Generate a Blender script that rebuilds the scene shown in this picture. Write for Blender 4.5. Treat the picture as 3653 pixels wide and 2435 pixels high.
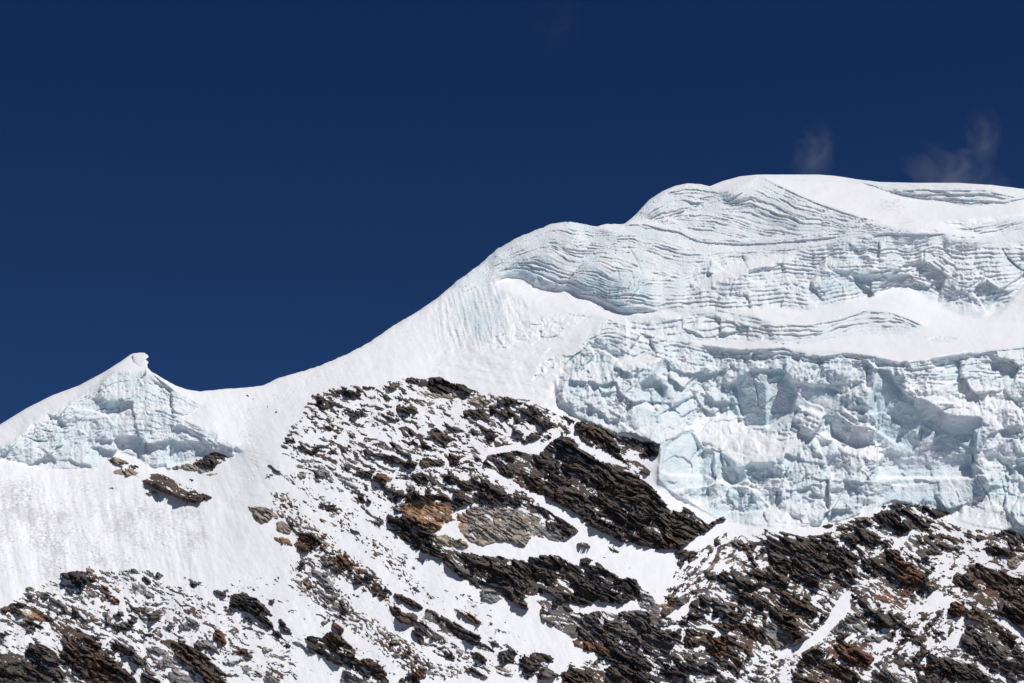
import bpy, math, numpy as np, time
T0 = time.time()
for o in list(bpy.data.objects): bpy.data.objects.remove(o)
SC = bpy.context.scene
W0, H0 = 1024, 683
# ------------------------------------------------------------------ camera, sky, sun, exposure
FOC = 86.0; PITCH = math.radians(16)
cd = bpy.data.cameras.new('camera'); cd.lens = FOC; cd.sensor_width = 36; cd.clip_start = 1; cd.clip_end = 60000
cam = bpy.data.objects.new('camera', cd); SC.collection.objects.link(cam)
cam.location = (0, 0, 0); cam.rotation_euler = (math.pi/2 + PITCH, 0, 0); SC.camera = cam
SUN_EL, SUN_AZ = math.radians(62), math.radians(118)      # azimuth clockwise from +Y (away from the camera)
sdir = np.array([math.cos(SUN_EL)*math.sin(SUN_AZ), math.cos(SUN_EL)*math.cos(SUN_AZ), math.sin(SUN_EL)])
w = bpy.data.worlds.new('World'); SC.world = w; w.use_nodes = True
nt = w.node_tree; bg = nt.nodes['Background']
sky = nt.nodes.new('ShaderNodeTexSky'); sky.sky_type = 'NISHITA'; sky.sun_disc = False
sky.sun_elevation = SUN_EL; sky.sun_rotation = SUN_AZ; sky.altitude = 6500; sky.air_density = 1.0; sky.dust_density = 0.0; sky.ozone_density = 3.0
tint = nt.nodes.new('ShaderNodeMix'); tint.data_type = 'RGBA'; tint.blend_type = 'MULTIPLY'; tint.inputs[0].default_value = 1
tint.inputs[7].default_value = (0.20, 0.375, 0.54, 1)
tcw = nt.nodes.new('ShaderNodeTexCoord'); sx = nt.nodes.new('ShaderNodeSeparateXYZ'); nt.links.new(tcw.outputs['Generated'], sx.inputs[0])
rw = nt.nodes.new('ShaderNodeValToRGB'); nt.links.new(sx.outputs[2], rw.inputs[0]); rw.color_ramp.elements[0].position = .17; rw.color_ramp.elements[0].color = (.23, .385, .565, 1)
rw.color_ramp.elements[1].position = .42; rw.color_ramp.elements[1].color = (.122, .247, .435, 1); nt.links.new(rw.outputs[0], tint.inputs[7])
nt.links.new(sky.outputs[0], tint.inputs[6]); nt.links.new(tint.outputs[2], bg.inputs[0]); bg.inputs[1].default_value = 0.085
sl = bpy.data.lights.new('sun', 'SUN'); sl.energy = 3.6; sl.angle = math.radians(0.53); sl.color = (1.0, 0.965, 0.93)
so = bpy.data.objects.new('sun', sl); SC.collection.objects.link(so)
from mathutils import Vector
so.rotation_euler = Vector(sdir).to_track_quat('Z', 'Y').to_euler(); so.location = (300, 200, 900)
SC.view_settings.view_transform = 'Standard'; SC.view_settings.look = 'None'; SC.view_settings.exposure = 0.0; SC.view_settings.gamma = 1
SC.render.engine = 'CYCLES'; SC.cycles.max_bounces = 9; SC.cycles.diffuse_bounces = 8
SC.cycles.volume_step_rate = 4; SC.cycles.volume_max_steps = 64

# ------------------------------------------------------------------ numpy helpers
f32 = np.float32
_rg = np.random.RandomState(7); NP_ = 4096; PM = _rg.permutation(NP_).astype(np.int32)
VT = _rg.rand(6, NP_).astype(f32); GX = np.cos(VT[0]*2*np.pi).astype(f32); GY = np.sin(VT[0]*2*np.pi).astype(f32)
def hidx(ix, iy, s):
    return PM[(PM[(ix+s*131) & 4095]+iy+s*57) & 4095]
def h01(ix, iy, s): return VT[1][hidx(ix.astype(np.int32), iy.astype(np.int32), s)]
def perlin(x, y, s):
    ix = np.floor(x); iy = np.floor(y); fx = (x-ix).astype(f32); fy = (y-iy).astype(f32)
    ix = ix.astype(np.int32); iy = iy.astype(np.int32)
    p0 = PM[(ix+s*131) & 4095]; p1 = PM[(ix+1+s*131) & 4095]; yy = iy+s*57
    def g(p, dx, dy):
        k = PM[(p+yy+dy) & 4095]; return GX[k]*(fx-dx)+GY[k]*(fy-dy)
    ux = fx*fx*fx*(fx*(fx*6-15)+10); uy = fy*fy*fy*(fy*(fy*6-15)+10)
    a = g(p0, 0, 0); c = g(p0, 0, 1)
    a = a+ux*(g(p1, 1, 0)-a); c = c+ux*(g(p1, 1, 1)-c)
    return (a+uy*(c-a))*f32(1.5)
def fbm(x, y, s, octv=4, gain=0.5, lac=2.03, ridged=False):
    t = 0; a = 1.0; n = 0
    for k in range(octv):
        p = perlin(x, y, s+k*17)
        if ridged: p = 1-2*np.abs(p)
        t = t + f32(a)*p; n += a*a; a *= gain; x = x*lac+13.1; y = y*lac-7.7
    return t/f32(math.sqrt(n))
def facets(x, y, s, tilt=1.0, hgt=1.0):
    """chiselled blocks: each cell a tilted plane; returns height and closeness to the cell border"""
    x = x.astype(f32); y = y.astype(f32)
    ix = np.floor(x); iy = np.floor(y); fx = x-ix; fy = y-iy; ix = ix.astype(np.int32); iy = iy.astype(np.int32)
    b1 = np.full(x.shape, 9, f32); b2 = b1.copy(); kk = np.zeros(x.shape, np.int32); ox = np.zeros(x.shape, f32); oy = ox.copy()
    for dx in (-1, 0, 1):
        p = PM[(ix+dx+s*131) & 4095]
        for dy in (-1, 0, 1):
            k = PM[(p+iy+dy+s*57) & 4095]
            ex = fx-(dx+VT[1][k]); ey = fy-(dy+VT[2][k]); d = ex*ex+ey*ey
            near = d < b1
            b2 = np.where(near, b1, np.minimum(b2, d)); b1 = np.where(near, d, b1); kk = np.where(near, k, kk); ox = np.where(near, ex, ox); oy = np.where(near, ey, oy)
    hh = (VT[3][kk]-.5)*f32(hgt)+((VT[4][kk]-.5)*ox+(VT[5][kk]-.5)*oy)*f32(2*tilt)
    return hh, np.sqrt(b2)-np.sqrt(b1)
def blur(a, s):
    if s <= 0: return a
    r = int(3*s)+1; k = np.exp(-.5*(np.arange(-r, r+1)/s)**2); k /= k.sum(); k = k.astype(f32)
    for ax in (0, 1):
        p = np.pad(a, [(r, r) if i == ax else (0, 0) for i in (0, 1)], mode='edge'); o = np.zeros_like(a)
        n = a.shape[ax]
        for i, kk in enumerate(k): o += kk*(p[i:i+n] if ax == 0 else p[:, i:i+n])
        a = o
    return a

# ------------------------------------------------------------------ picture coordinates used as plan coordinates of the slope (px at 1024x683)
TILE = dict(V=(0,0,.64385), A=(0,1200,2.577), B=(0,1800,2.469), C=(913,1800,2.469), D=(1826,1800,2.469), E=(2739,1800,2.469),
            F=(913,1200,2.577), G=(1826,1200,2.577), H=(2739,1200,2.577), I=(1200,900,2.353), J=(1600,750,2.941), K=(2200,580,2.941), L=(2900,580,3.125))
PS = 3653/1024
def P(tile, s):
    ox, oy, sc = TILE[tile]; a = np.array([float(v) for v in s.replace(',', ' ').split()]).reshape(-1, 2)
    return (np.stack([ox+a[:, 0]/sc, oy+a[:, 1]/sc], 1))/PS
HS = 0.5
U0, U1, V0, V1 = -120.0, 1144.0, 150.0, 790.0
us = np.arange(U0, U1+HS/2, HS); vs = np.arange(V0, V1+HS/2, HS)
UU, VV = np.meshgrid(us.astype(f32), vs.astype(f32)); NV, NU = UU.shape
def inpoly(poly, out=None, val=1.0, grow=False):
    """fills polygon into out (or returns mask)"""
    m = out if out is not None else np.zeros((NV, NU), f32)
    p = poly
    x0, y0 = p.min(0)-1; x1, y1 = p.max(0)+1
    a, b = max(0, int((x0-U0)/HS)), min(NU, int((x1-U0)/HS)+2); c, d = max(0, int((y0-V0)/HS)), min(NV, int((y1-V0)/HS)+2)
    if a >= b or c >= d: return m
    X = UU[c:d, a:b]; Y = VV[c:d, a:b]; ins = np.zeros(X.shape, bool)
    q = np.roll(p, -1, 0)
    for (xa, ya), (xb, yb) in zip(p, q):
        if ya == yb: continue
        cond = ((ya > Y) != (yb > Y)) & (X < (xb-xa)*(Y-ya)/(yb-ya)+xa)
        ins ^= cond
    sub = m[c:d, a:b]; sub[ins] = val
    return m
def band(poly, width):
    """polyline -> closed ribbon polygon"""
    p = poly; t = np.gradient(p, axis=0); n = np.stack([-t[:, 1], t[:, 0]], 1); n /= np.linalg.norm(n, axis=1)[:, None]+1e-9
    ww = np.interp(np.linspace(0, 1, len(p)), [0, .5, 1], [width*.35, width, width*.35])[:, None]/2
    return np.concatenate([p+n*ww, (p-n*ww)[::-1]])
def curve(poly, u):
    return np.interp(u, poly[:, 0], poly[:, 1])
def lerpx(a, b, t): return a+(b-a)*t
def sstep(a, b, x):
    t = np.clip((x-a)/(b-a), 0, 1); return t*t*(3-2*t)

ridge = P('V', """-300,1130 0,975 60,938 120,908 180,886 235,857 275,832 299,815 308,811 325,810 330,812 334,822 336,840 343,849 350,855 365,864 400,884 430,895 460,899 520,893 570,890 605,885
 640,868 680,857 735,840 800,812 850,785 900,750 960,715 1010,680 1050,645 1100,610 1140,573 1190,545 1235,527 1270,513 1310,509 1350,517 1370,520
 1390,515 1435,514 1460,493 1490,460 1520,440 1550,427 1580,421 1610,423 1630,428 1660,416 1700,405 1740,401 1880,401 1920,404 1970,412 2020,418 2100,420 2200,420 2280,425 2352,434 2650,470""")
# upsample ridge smoothly + small bumps
ur = np.arange(U0, U1+.1, HS); vr = curve(ridge, ur); k = np.exp(-.5*(np.arange(-6, 7)/1.0)**2); k /= k.sum()
vr = np.convolve(np.pad(vr, 6, mode='edge'), k, 'valid')
rough_r = np.interp(ur, [0, 130, 134, 150, 158, 180, 200, 270, 300, 440, 460, 620, 640, 700, 760, 1024], [.15, .2, .6, .9, .4, .3, .3, .4, .8, .7, .9, .7, .25, .15, .1, .2])
vr = vr + rough_r*fbm(ur.astype(f32)/7, ur.astype(f32)*0, 3, 4)*.9
def ridge_v(u): return np.interp(u, ur, vr)

# ------------------------------------------------------------------ camera geometry of the slope
TH = 18/FOC; EPS = 2*TH/W0
def elev(v): return PITCH + np.arctan((H0/2-v)*EPS)
ALPHA = math.radians(43); YB = 640.0
def base_t(u, v):
    b = (H0/2-v)*EPS
    cy, sy = math.cos(PITCH), math.sin(PITCH)      # forward=(0,cy,sy) up=(0,-sy,cy)
    fy = cy-b*sy; fz = sy+b*cy                      # point = t*(a,fy,fz);   fz*t = (fy*t-YB)*tan
    return YB*math.tan(ALPHA)/(fy*math.tan(ALPHA)-fz)
# working copy at 2 px for the painted inclinations
CS = 2; cu = us[::CS]; cv = vs[::CS]
def grad_of(alpha_deg):  # depth px per px going up
    e = elev(VV); return 1/np.tan(np.radians(alpha_deg)-e)
gv0 = grad_of(math.degrees(ALPHA))
ALP = np.full((NV, NU), math.degrees(ALPHA), f32); LEAN = np.zeros((NV, NU), f32)
def incl(poly, alpha, lean=0.0, soft=1.5):
    m = inpoly(poly); m = blur(m[::2, ::2], soft); m = np.repeat(np.repeat(m, 2, 0), 2, 1)[:NV, :NU]
    global ALP, LEAN
    ALP = ALP*(1-m)+m*alpha; LEAN = LEAN*(1-m)+m*lean
# --- ice amount map, also raised on shaded faces and lowered on lit ones, and ice things
ICE_AND_SHADE = np.zeros((NV, NU), f32)
def ice(poly, amt, soft=1.2):
    global ICE_AND_SHADE
    m = inpoly(poly); m = blur(m[::2, ::2], soft); m = np.repeat(np.repeat(m, 2, 0), 2, 1)[:NV, :NU]
    ICE_AND_SHADE = ICE_AND_SHADE*(1-m)+m*amt

LEFT_ICE = P('A', """-200,1120 0,1020 100,970 220,900 330,830 500,710 620,625 700,575 780,510 900,440 1000,350 1060,310 1200,320 1300,310 1380,330 1480,400 1560,460 1620,505 1700,540
 1800,600 1860,630 1760,700 1650,740 1700,780 1850,850 2000,920 2130,985 2235,1045 2150,1100 2050,1060 1950,1070 1850,1120 1700,1165 1540,1225 1530,1180 1400,1200 1300,1120 1200,1085
 1110,1060 1000,1120 930,1190 800,1205 640,1215 520,1215 400,1200 300,1180 150,1140 0,1120 -200,1110""")
LEFT_ARCH = P('A', '1560,800 1650,755 1700,780 1850,850 2000,920 2130,985 2235,1045 2150,1100 2050,1060 1950,1070 1850,1120 1700,1165 1540,1225 1530,1150 1550,1000')
PIN_SNOW = P('A', '-300,1160 0,830 200,700 400,590 600,490 800,410 1000,290 1210,130 1330,130 1390,190 1370,260 1380,300 1480,380 1630,450 1800,520 1900,560 1870,620 1600,500 1480,400 1380,330 1200,320 1060,310 1000,350 780,510 620,625 330,830 100,970 -200,1130')
ALLICE = P('V', """1030,660 1100,600 1150,550 1300,490 1450,480 1560,400 1740,380 2700,380 2700,1300 2352,1225 2310,1218 2240,1207 2200,1192 2180,1178 2130,1165 2050,1150 2000,1170 1950,1190 1890,1205 1820,1212 1720,1205
 1650,1192 1600,1165 1550,1140 1510,1100 1515,1060 1510,1030 1490,1010 1430,1000 1380,980 1330,960 1290,935 1275,900 1300,850 1340,800 1345,765 1300,722 1262,664 1180,640 1130,655 1060,690""")
SN = dict(
 basin=P('J', '430,800 560,715 660,685 800,720 960,812 1150,827 1220,832 1400,902 1540,937 1640,972 1770,1080 2150,1087 2240,1045 2353,1062 2450,1100 2400,1150 2200,1125 1950,1100 1720,1140 1500,1085 1250,1075 1080,1090 950,1060 900,1000 760,900 600,820'),
 apron=P('V', '1180,670 1240,740 1300,720 1370,730 1360,760 1290,830 1270,900 1290,935 1200,930 1080,890 1000,870 990,760 1100,800 1180,760 1150,700'),
 summit=P('K', '960,240 1150,180 1320,130 1450,120 1480,135 1420,190 1300,260 1130,300'),
 sumslope=P('V', '1744,402 1770,403 1800,415 1880,418 1990,425 2070,450 2150,470 2230,476 2300,473 2352,462 2700,440 2700,500 2352,492 2280,508 2210,522 2130,525 2060,522 2000,508 1930,480 1860,455'),
 sumtop=P('V', '1640,425 1700,403 1760,399 1900,402 1960,411 1900,408 1800,408 1744,404 1700,425'),
 notch=P('V', '1370,522 1390,513 1435,512 1480,508 1560,525 1530,520 1480,516 1440,518 1410,530'),
 plat=P('L', '1420,742 1600,745 1750,765 1870,795 1860,805 1650,800 1490,795'),
 mid=P('V', """1720,712 1780,703 1850,715 1980,690 2050,665 2090,658 2130,690 2200,722 2260,735 2300,715 2352,655 2700,560 2700,800 2352,792 2270,800 2200,812 2120,828 2060,835 2010,815 1940,805 1850,805 1800,795
 1900,785 1990,768 2080,768 2125,750 2080,728 2010,708 1960,710 1880,740 1800,745 1750,735"""),
 step=P('V', '1580,780 1660,790 1760,780 1800,795 1700,805 1600,790'),
 vee=P('K', '1000,1150 1200,1060 1350,1020 1500,1010 1650,960 1900,930 1800,1010 1500,1110 1250,1190 1000,1260 850,1370 780,1400 980,1210'),
 shelf=P('G', '860,215 1000,210 1200,190 1370,190 1360,230 1150,255 960,245'),
 foot=P('V', '1710,1180 1790,1160 1860,1195 1930,1200 1870,1225 1740,1215'),
 foot2=P('V', '2210,1150 2270,1140 2330,1200 2300,1220 2200,1210'),
 ramp=P('G', '1820,690 2060,730 2090,820 2230,850 2330,910 2370,950 2370,1160 2220,1170 2060,1230 1960,1100 1880,1010 1720,960 1640,860 1560,880 1700,760'),
 rampb=P('H', '0,880 100,910 300,900 420,885 580,900 700,1010 760,1050 880,1000 960,1010 1100,1050 1080,1090 1000,1160 900,1120 700,1080 560,960 300,1000 0,1160'),
 right=P('V', '2290,735 2352,655 2700,520 2700,760'),
)
ice(LEFT_ICE, .68, .8); ice(ALLICE, .7, 1.5)
ice(P('I', '950,300 1330,290 1500,350 1650,450 1500,600 1350,760 1150,760 1000,600 900,450'), .75, 6)
ice(P('I', '1500,600 1800,520 2100,520 2190,560 2000,600 1880,690 1700,770 1560,780 1350,830 1250,780'), .6, 2)
ice(P('I', '1640,1080 1700,960 1800,880 1980,860 2090,770 2110,790 1990,920 1800,990 1700,1080'), .5, 1)
ice(P('V', '1030,640 1140,560 1300,480 1450,480 1560,400 1740,380 2700,380 2700,600 2352,690 2090,650 1980,690 1700,715 1570,715 1400,710 1260,665 1170,640 1060,690'), .62, 4)
ice(P('V', '1330,790 1400,735 1600,722 1960,712 2130,740 2060,830 1700,800 1520,800'), .62, 3)
ice(P('H', '1180,440 1300,400 1900,420 2353,500 2500,830 2170,860 1960,745 1700,735 1620,705 1460,590 1290,550'), .35, 2)  # sunlit slope: sunlight painted in by whitening the ice colour
ice(P('H', '1000,1250 1240,1020 1500,1130 1880,1120 1960,1210 2050,1500 1400,1500 1000,1540 950,1450'), .8, 6); ice(P('H', '0,420 100,380 380,440 680,500 700,600 600,820 500,720 250,760 0,870'), .8, 5); ice(P('G', '1400,1000 1550,880 1650,850 1740,1000 1740,1300 1600,1290 1450,1280 1350,1250 1380,1100'), .76, 5)  # shade of lower wall, alcove and buttress face painted as deeper ice tint
ice(P('J', '500,640 900,480 1200,560 1230,830 960,812 800,720 660,685'), .85, 5); ice(P('J', '1400,500 1900,560 2100,700 2150,1087 1770,1080 1540,937 1240,820'), .85, 4); ice(P('L', '80,1080 700,1200 1080,1240 600,1520 0,1500 0,1200'), .8, 4)  # extra ice tint paints shade into the bulging cliffs
for k_, p_ in SN.items(): ice(p_, .12 if k_ in ('ramp', 'rampb', 'foot', 'foot2', 'vee') else 0.0, 1.0)
for p_, a_ in ((P('V', '1670,890 1720,850 1800,850 1830,900 1810,960 1760,990 1710,985 1680,940'), .9),  # alcoves, big wall and left faces: shade painted as stronger ice tint
               (P('V', '2025,840 2050,870 2120,930 2200,960 2250,975 2260,1060 2240,1120 2190,1160 2100,1150 2010,1130 2030,1080 2080,1040 2000,1010 2010,930'), .8),
               (P('V', '1590,980 1530,1050 1515,1110 1560,1140 1610,1150 1615,1050'), .74), (P('V', '1620,1040 1720,1060 1760,1200 1620,1180'), .9),
               (P('V', '1460,860 1520,850 1530,950 1480,950'), .9)): ice(p_, a_, 5)

# --- inclinations
incl(P('V', '1030,640 1140,560 1300,500 1450,480 1560,410 1740,390 1860,460 2000,515 2160,530 2400,520 2400,700 2090,660 1980,690 1700,715 1570,715 1400,710 1260,665 1170,640 1060,690'), 68, 0, 5)
incl(P('V', '1340,780 1520,770 1700,790 2010,812 2200,810 2400,790 2400,1240 2200,1190 2050,1150 1890,1205 1720,1200 1550,1140 1510,1030 1290,935'), 71, 0, 3)
incl(P('V', '1600,720 1850,715 1960,712 2080,735 2120,750 1990,765 1900,780 1800,795 1540,775 1400,745'), 60, 0, 2)
for k_, a_ in dict(basin=38, summit=37, sumslope=36, sumtop=33, notch=35, plat=30, mid=32, step=38, vee=38, shelf=36, foot=40, foot2=42, right=45).items(): incl(SN[k_], a_, 0, 1.2)
incl(LEFT_ICE, 76, 0, 1.0); incl(PIN_SNOW, 40, 0.5, 2)
incl(LEFT_ARCH, 104, -.3, 1.5)
incl(P('A', '1560,800 1650,755 1850,850 2130,985 2000,990 1850,950 1700,850'), 55, 0, 1)
incl(P('A', '200,900 330,860 640,870 600,940 400,985 250,960'), 110, 0, 1.5)
# lower icefall masses
incl(P('V', '1670,890 1720,850 1800,850 1830,900 1815,950 1770,975 1710,975 1680,940'), 122, -.9, 2)
incl(P('V', '1830,950 1850,940 1890,960 1890,985 1850,985'), 50, 0, 1)
incl(P('V', '1460,870 1500,850 1530,870 1525,930 1490,945 1465,920'), 120, .6, 2)
incl(P('V', '2025,850 2060,880 2120,930 2200,960 2250,975 2262,1060 2240,1110 2150,1060 2080,1040 2010,1010 2010,930'), 112, .5, 1.5)
incl(P('V', '2080,1045 2250,1110 2190,1165 2100,1150 2010,1130 2035,1085'), 102, .5, 3)
incl(P('V', '1600,985 1530,1050 1512,1110 1560,1140 1612,1150 1618,1050'), 95, 2.4, 1.5)
incl(P('V', '1640,1010 1700,1060 1690,1180 1650,1170 1630,1080'), 98, 1.6, 2)
incl(P('V', '1700,1060 1740,1060 1720,1180 1700,1190'), 70, -1.2, 2)
incl(P('V', '1430,1000 1500,900 1560,940 1590,980 1530,1040 1510,1035 1490,1010'), 104, 1.8, 2)
incl(P('V', '1995,830 2015,835 2012,960 1990,1000'), 90, 2.6, 1)
incl(P('V', '1800,1090 1870,1080 1990,1130 1990,1165 1890,1205 1800,1200'), 82, .2, 3)
incl(P('V', '1520,790 1545,775 1560,860 1500,850'), 80, 1.6, 1)
incl(P('V', '2260,860 2400,850 2400,1010 2290,1000'), 58, -.3, 3)
incl(P('V', '2240,960 2280,980 2290,1080 2352,1210 2310,1215 2250,1100'), 98, .6, 2)
incl(P('G', '1390,190 1500,290 1570,380 1500,410 1400,380 1330,340 1370,230'), 98, 1.0, .8); incl(P('G', '1180,440 1280,380 1370,440 1410,540 1370,640 1290,650 1200,560'), 116, .8, .8)
incl(P('G', '1400,1000 1550,880 1650,850 1740,1000 1740,1300 1600,1290 1450,1280 1350,1250 1380,1100'), 102, 3.2, 1.0); incl(P('G', '1760,1020 1850,1030 1900,1100 1900,1200 1830,1230 1760,1180'), 58, -.8, .8)
incl(P('G', '1900,1050 1960,1100 2080,1250 2080,1460 1980,1400 1900,1250'), 98, 1.8, .8); incl(P('G', '860,350 1000,400 1080,540 960,520 860,420'), 95, .5, 1)
incl(P('H', '0,420 100,380 180,380 380,440 560,450 680,500 700,600 600,800 520,840 500,720 380,660 250,760 150,820 0,870'), 106, .3, 1.0)
incl(P('H', '1110,320 1180,440 1290,560 1460,600 1620,710 1700,740 1960,750 1960,840 1890,860 1900,1000 1880,1100 1760,1120 1480,1120 1300,1090 1240,1010 1100,940 980,960 1010,820 990,700 970,600 975,500 975,300'), 126, .6, .7)
incl(P('H', '1000,1250 1200,1060 1500,1130 1880,1120 1960,1210 2050,1500 1400,1500 1000,1540 950,1450'), 97, .3, 1.5); incl(P('H', '1860,1150 1930,1170 1980,1250 2040,1300 1990,1380 1900,1260'), 58, -.8, .6)
incl(P('H', '1980,800 2080,770 2170,870 2110,960 2050,1060 1990,1150 1930,1130 1930,900'), 100, .6, .8); incl(P('H', '2170,870 2353,830 2500,830 2500,1230 2240,1160 2210,960'), 56, -.4, 1)
incl(P('H', '80,130 300,180 760,180 640,290 450,330 330,310 250,220'), 96, 0, .8); incl(P('H', '880,220 970,290 965,480 890,480 880,350'), 84, -1.8, .6); incl(P('H', '1180,440 1300,400 1900,420 2200,500 2050,700 1960,745 1700,735 1620,705 1460,590 1290,550'), 58, 0, 1)
incl(P('H', '1240,1230 1270,1250 1000,1540 950,1450'), 90, 1.5, 1)
incl(P('J', '800,720 1000,640 1150,680 1230,760 1220,832 1150,827 960,812'), 104, 0, 2); incl(P('J', '1240,790 1330,740 1600,760 1900,790 1990,880 1960,1000 1850,1080 1770,1082 1640,970 1540,936 1400,902'), 102, 0, 2)
incl(P('J', '2000,900 2150,880 2220,1000 2150,1087 1850,1083'), 98, .5, 1.5); incl(P('J', '1150,380 1350,370 1370,440 1280,460'), 108, 0, .8); incl(P('J', '930,500 1060,510 1180,600 1090,600 960,540'), 104, 0, .8)
incl(P('K', '1080,340 1400,290 1600,360 1720,480 1500,590 1400,580 1250,450'), 92, .2, 2); incl(P('L', '80,1150 400,1150 400,1250 80,1220'), 104, 0, 1); incl(P('L', '440,1250 1080,1240 980,1380 600,1520 540,1440'), 108, 0, 1.2)
incl(P('L', '1090,1400 1180,1250 1420,1190 1470,1350 1420,1500 1200,1490'), 98, 0, 1.2); incl(P('L', '1640,1150 1750,1060 2000,1020 2200,1150 2100,1220 1850,1310 1600,1230'), 84, 0, 2); incl(P('L', '1430,1400 1700,1300 2000,1320 2150,1440 2050,1560 1350,1560'), 92, 0, 2)
incl(P('L', '1420,650 2353,570 2353,740 1880,790 1750,765'), 88, 0, 1.5); incl(P('L', '800,325 1500,300 2000,320 2250,400 2150,458 1700,475 1200,400'), 98, 0, 1); incl(P('L', '860,800 1340,805 1220,930 900,900'), 98, 0, 1); incl(P('L', '1490,830 1870,850 1875,1000 1480,960'), 94, 0, 1)
incl(SN['ramp'], 46, 0, .8); incl(SN['rampb'], 46, 0, .8); incl(P('G', '1860,1020 1960,1010 2080,1230 2060,1250 1960,1110'), 50, -.5, .6)
# snow slope swales
incl(P('V', '560,900 700,880 800,850 900,860 760,900 700,960 640,1060 600,1200 520,1300 500,1250 540,1100 560,1000'), 40, -.35, 8)
incl(P('V', '0,1100 500,1150 520,1300 200,1290 0,1380'), 47, .2, 14)
incl(P('V', '1000,700 1150,680 1160,800 1130,860 1000,860'), 49, -.25, 8)

# --- screened Poisson: depth offset whose gradients follow the painted inclinations
def solve():
    A = ALP[::CS, ::CS]; L = LEAN[::CS, ::CS]; e = elev(VV[::CS, ::CS])
    ang = np.radians(A)-e
    g = 1/np.tan(np.clip(ang, .12, 2.2)) - 1/np.tan(ALPHA-e)
    gv = -g; gu = L                       # v grows downward
    ny, nx = g.shape; py, px = 128, 128
    pad = lambda a: np.pad(a, ((py, py), (px, px)), mode='constant')
    gv = pad(gv); gu = pad(gu); h = HS*CS
    div = (gu-np.roll(gu, 1, 1))/h + (gv-np.roll(gv, 1, 0))/h
    ky = np.fft.fftfreq(gv.shape[0])*2*np.pi; kx = np.fft.rfftfreq(gv.shape[1])*2*np.pi
    den = ((2-2*np.cos(ky))[:, None]+(2-2*np.cos(kx))[None, :])/h/h + (1/420.)**2
    w_ = np.fft.irfft2(-np.fft.rfft2(div)/den, s=gv.shape)
    return w_[py:py+ny, px:px+nx].astype(f32)
wc = solve()
def up2(a):
    r = np.zeros((NV, NU), f32); y = np.minimum(np.arange(NV)/CS, a.shape[0]-1.001); x = np.minimum(np.arange(NU)/CS, a.shape[1]-1.001)
    y0 = y.astype(int); x0 = x.astype(int); fy = (y-y0)[:, None].astype(f32); fx = (x-x0)[None].astype(f32)
    return (a[y0][:, x0]*(1-fx)+a[y0][:, x0+1]*fx)*(1-fy)+(a[y0+1][:, x0]*(1-fx)+a[y0+1][:, x0+1]*fx)*fy
Q = up2(wc)
print('poisson', time.time()-T0, Q.min(), Q.max())

# --- ice layering
G = [P('V', s) for s in (
 '1030,600 1140,560 1235,515 1310,500 1370,510 1435,490 1490,445 1550,415 1600,410 1640,425 1700,425 1740,395 1850,445 1950,480 2050,515 2160,520 2352,510 2700,500',
 '1030,660 1100,625 1200,565 1300,535 1400,545 1435,517 1480,522 1540,532 1580,549 1620,556 1750,557 1850,547 1920,545 2000,537 2160,531 2260,540 2352,540 2700,530',
 '1030,690 1120,655 1200,620 1260,615 1330,590 1400,580 1450,605 1560,630 1620,605 1700,615 1800,605 1900,620 1960,590 2060,605 2140,590 2200,630 2352,620 2700,610',
 '1030,710 1170,650 1260,670 1330,680 1400,712 1480,722 1570,716 1700,716 1800,702 1850,712 2000,690 2090,656 2150,700 2250,735 2352,700 2700,650',
 '1030,770 1300,755 1380,742 1480,770 1540,775 1700,795 1800,790 1950,803 2010,813 2060,833 2200,810 2352,797 2700,780',
 '1030,900 1270,880 1400,860 1520,880 1650,870 1800,905 1900,880 1990,850 2100,880 2250,880 2352,890 2700,880',
 '1030,1100 1275,990 1400,960 1520,1060 1700,1100 1850,1090 2000,1060 2200,1090 2352,1110 2700,1110',
 '1030,1300 1500,1160 1720,1200 2000,1200 2352,1240 2700,1240')]
def layers():
    wu = UU+3*fbm(UU/40, VV/40, 31, 2); gc = [curve(g, wu.ravel()).reshape(wu.shape).astype(f32) for g in G]
    vv = VV+2.2*fbm(UU/28, VV/22, 33, 3)+.5*fbm(UU/6, VV/5, 35, 2)
    L = np.zeros_like(VV); n = [9, 8, 10, 6, 9, 7, 5]; acc = 0
    for i in range(len(gc)-1):
        t = np.clip((vv-gc[i])/(gc[i+1]-gc[i]+1e-3), 0, 1); L += t*n[i]
    return L
msk = UU > 440
L1 = layers()
def steps(L, sharp=.75):
    """face then ledge: periodic, returns 0..1 saw height; L grows downward"""
    f = L-np.floor(L); return np.where(f < sharp, f/sharp, (1-f)/(1-sharp))
lay_amp = np.zeros((NV, NU), f32)
for p_, a_ in ((P('V', '1100,560 1300,490 1740,380 1990,500 2400,520 2400,720 2090,660 1980,690 1700,715 1570,715 1400,710 1260,665 1170,640'), 2.3),
               (P('V', '1030,650 1100,600 1200,560 1250,600 1170,640 1060,690'), 1.3),
               (P('V', '1600,720 1850,715 1960,712 2080,735 2120,750 1990,765 1900,780 1800,795 1540,775 1400,745 1340,790 1500,830 1540,790'), 2.0),
               (P('V', '1540,790 1800,800 2010,815 2060,835 2352,800 2400,790 2400,860 2100,870 2010,850 1800,850 1560,830'), 1.9),
               (P('V', '2030,850 2352,850 2400,950 2250,970 2100,920'), 1.6),
               (P('V', '2050,900 2250,970 2250,1070 2080,1040 2010,1010 2010,930'), .45),
               (P('V', '1300,840 1500,830 1500,1000 1300,930'), .8),
               (P('V', '1960,404 2352,432 2700,470 2700,480 2352,462 2300,473 2230,476 2120,456 2050,440'), 0.0)):
    inpoly(p_, lay_amp, a_)
lay_amp = 1.8*up2(blur(lay_amp[::CS, ::CS], 4))
for k_, p_ in SN.items():
    m_ = inpoly(p_); lay_amp *= 1-up2(blur(m_[::CS, ::CS], 1.2))
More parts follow.
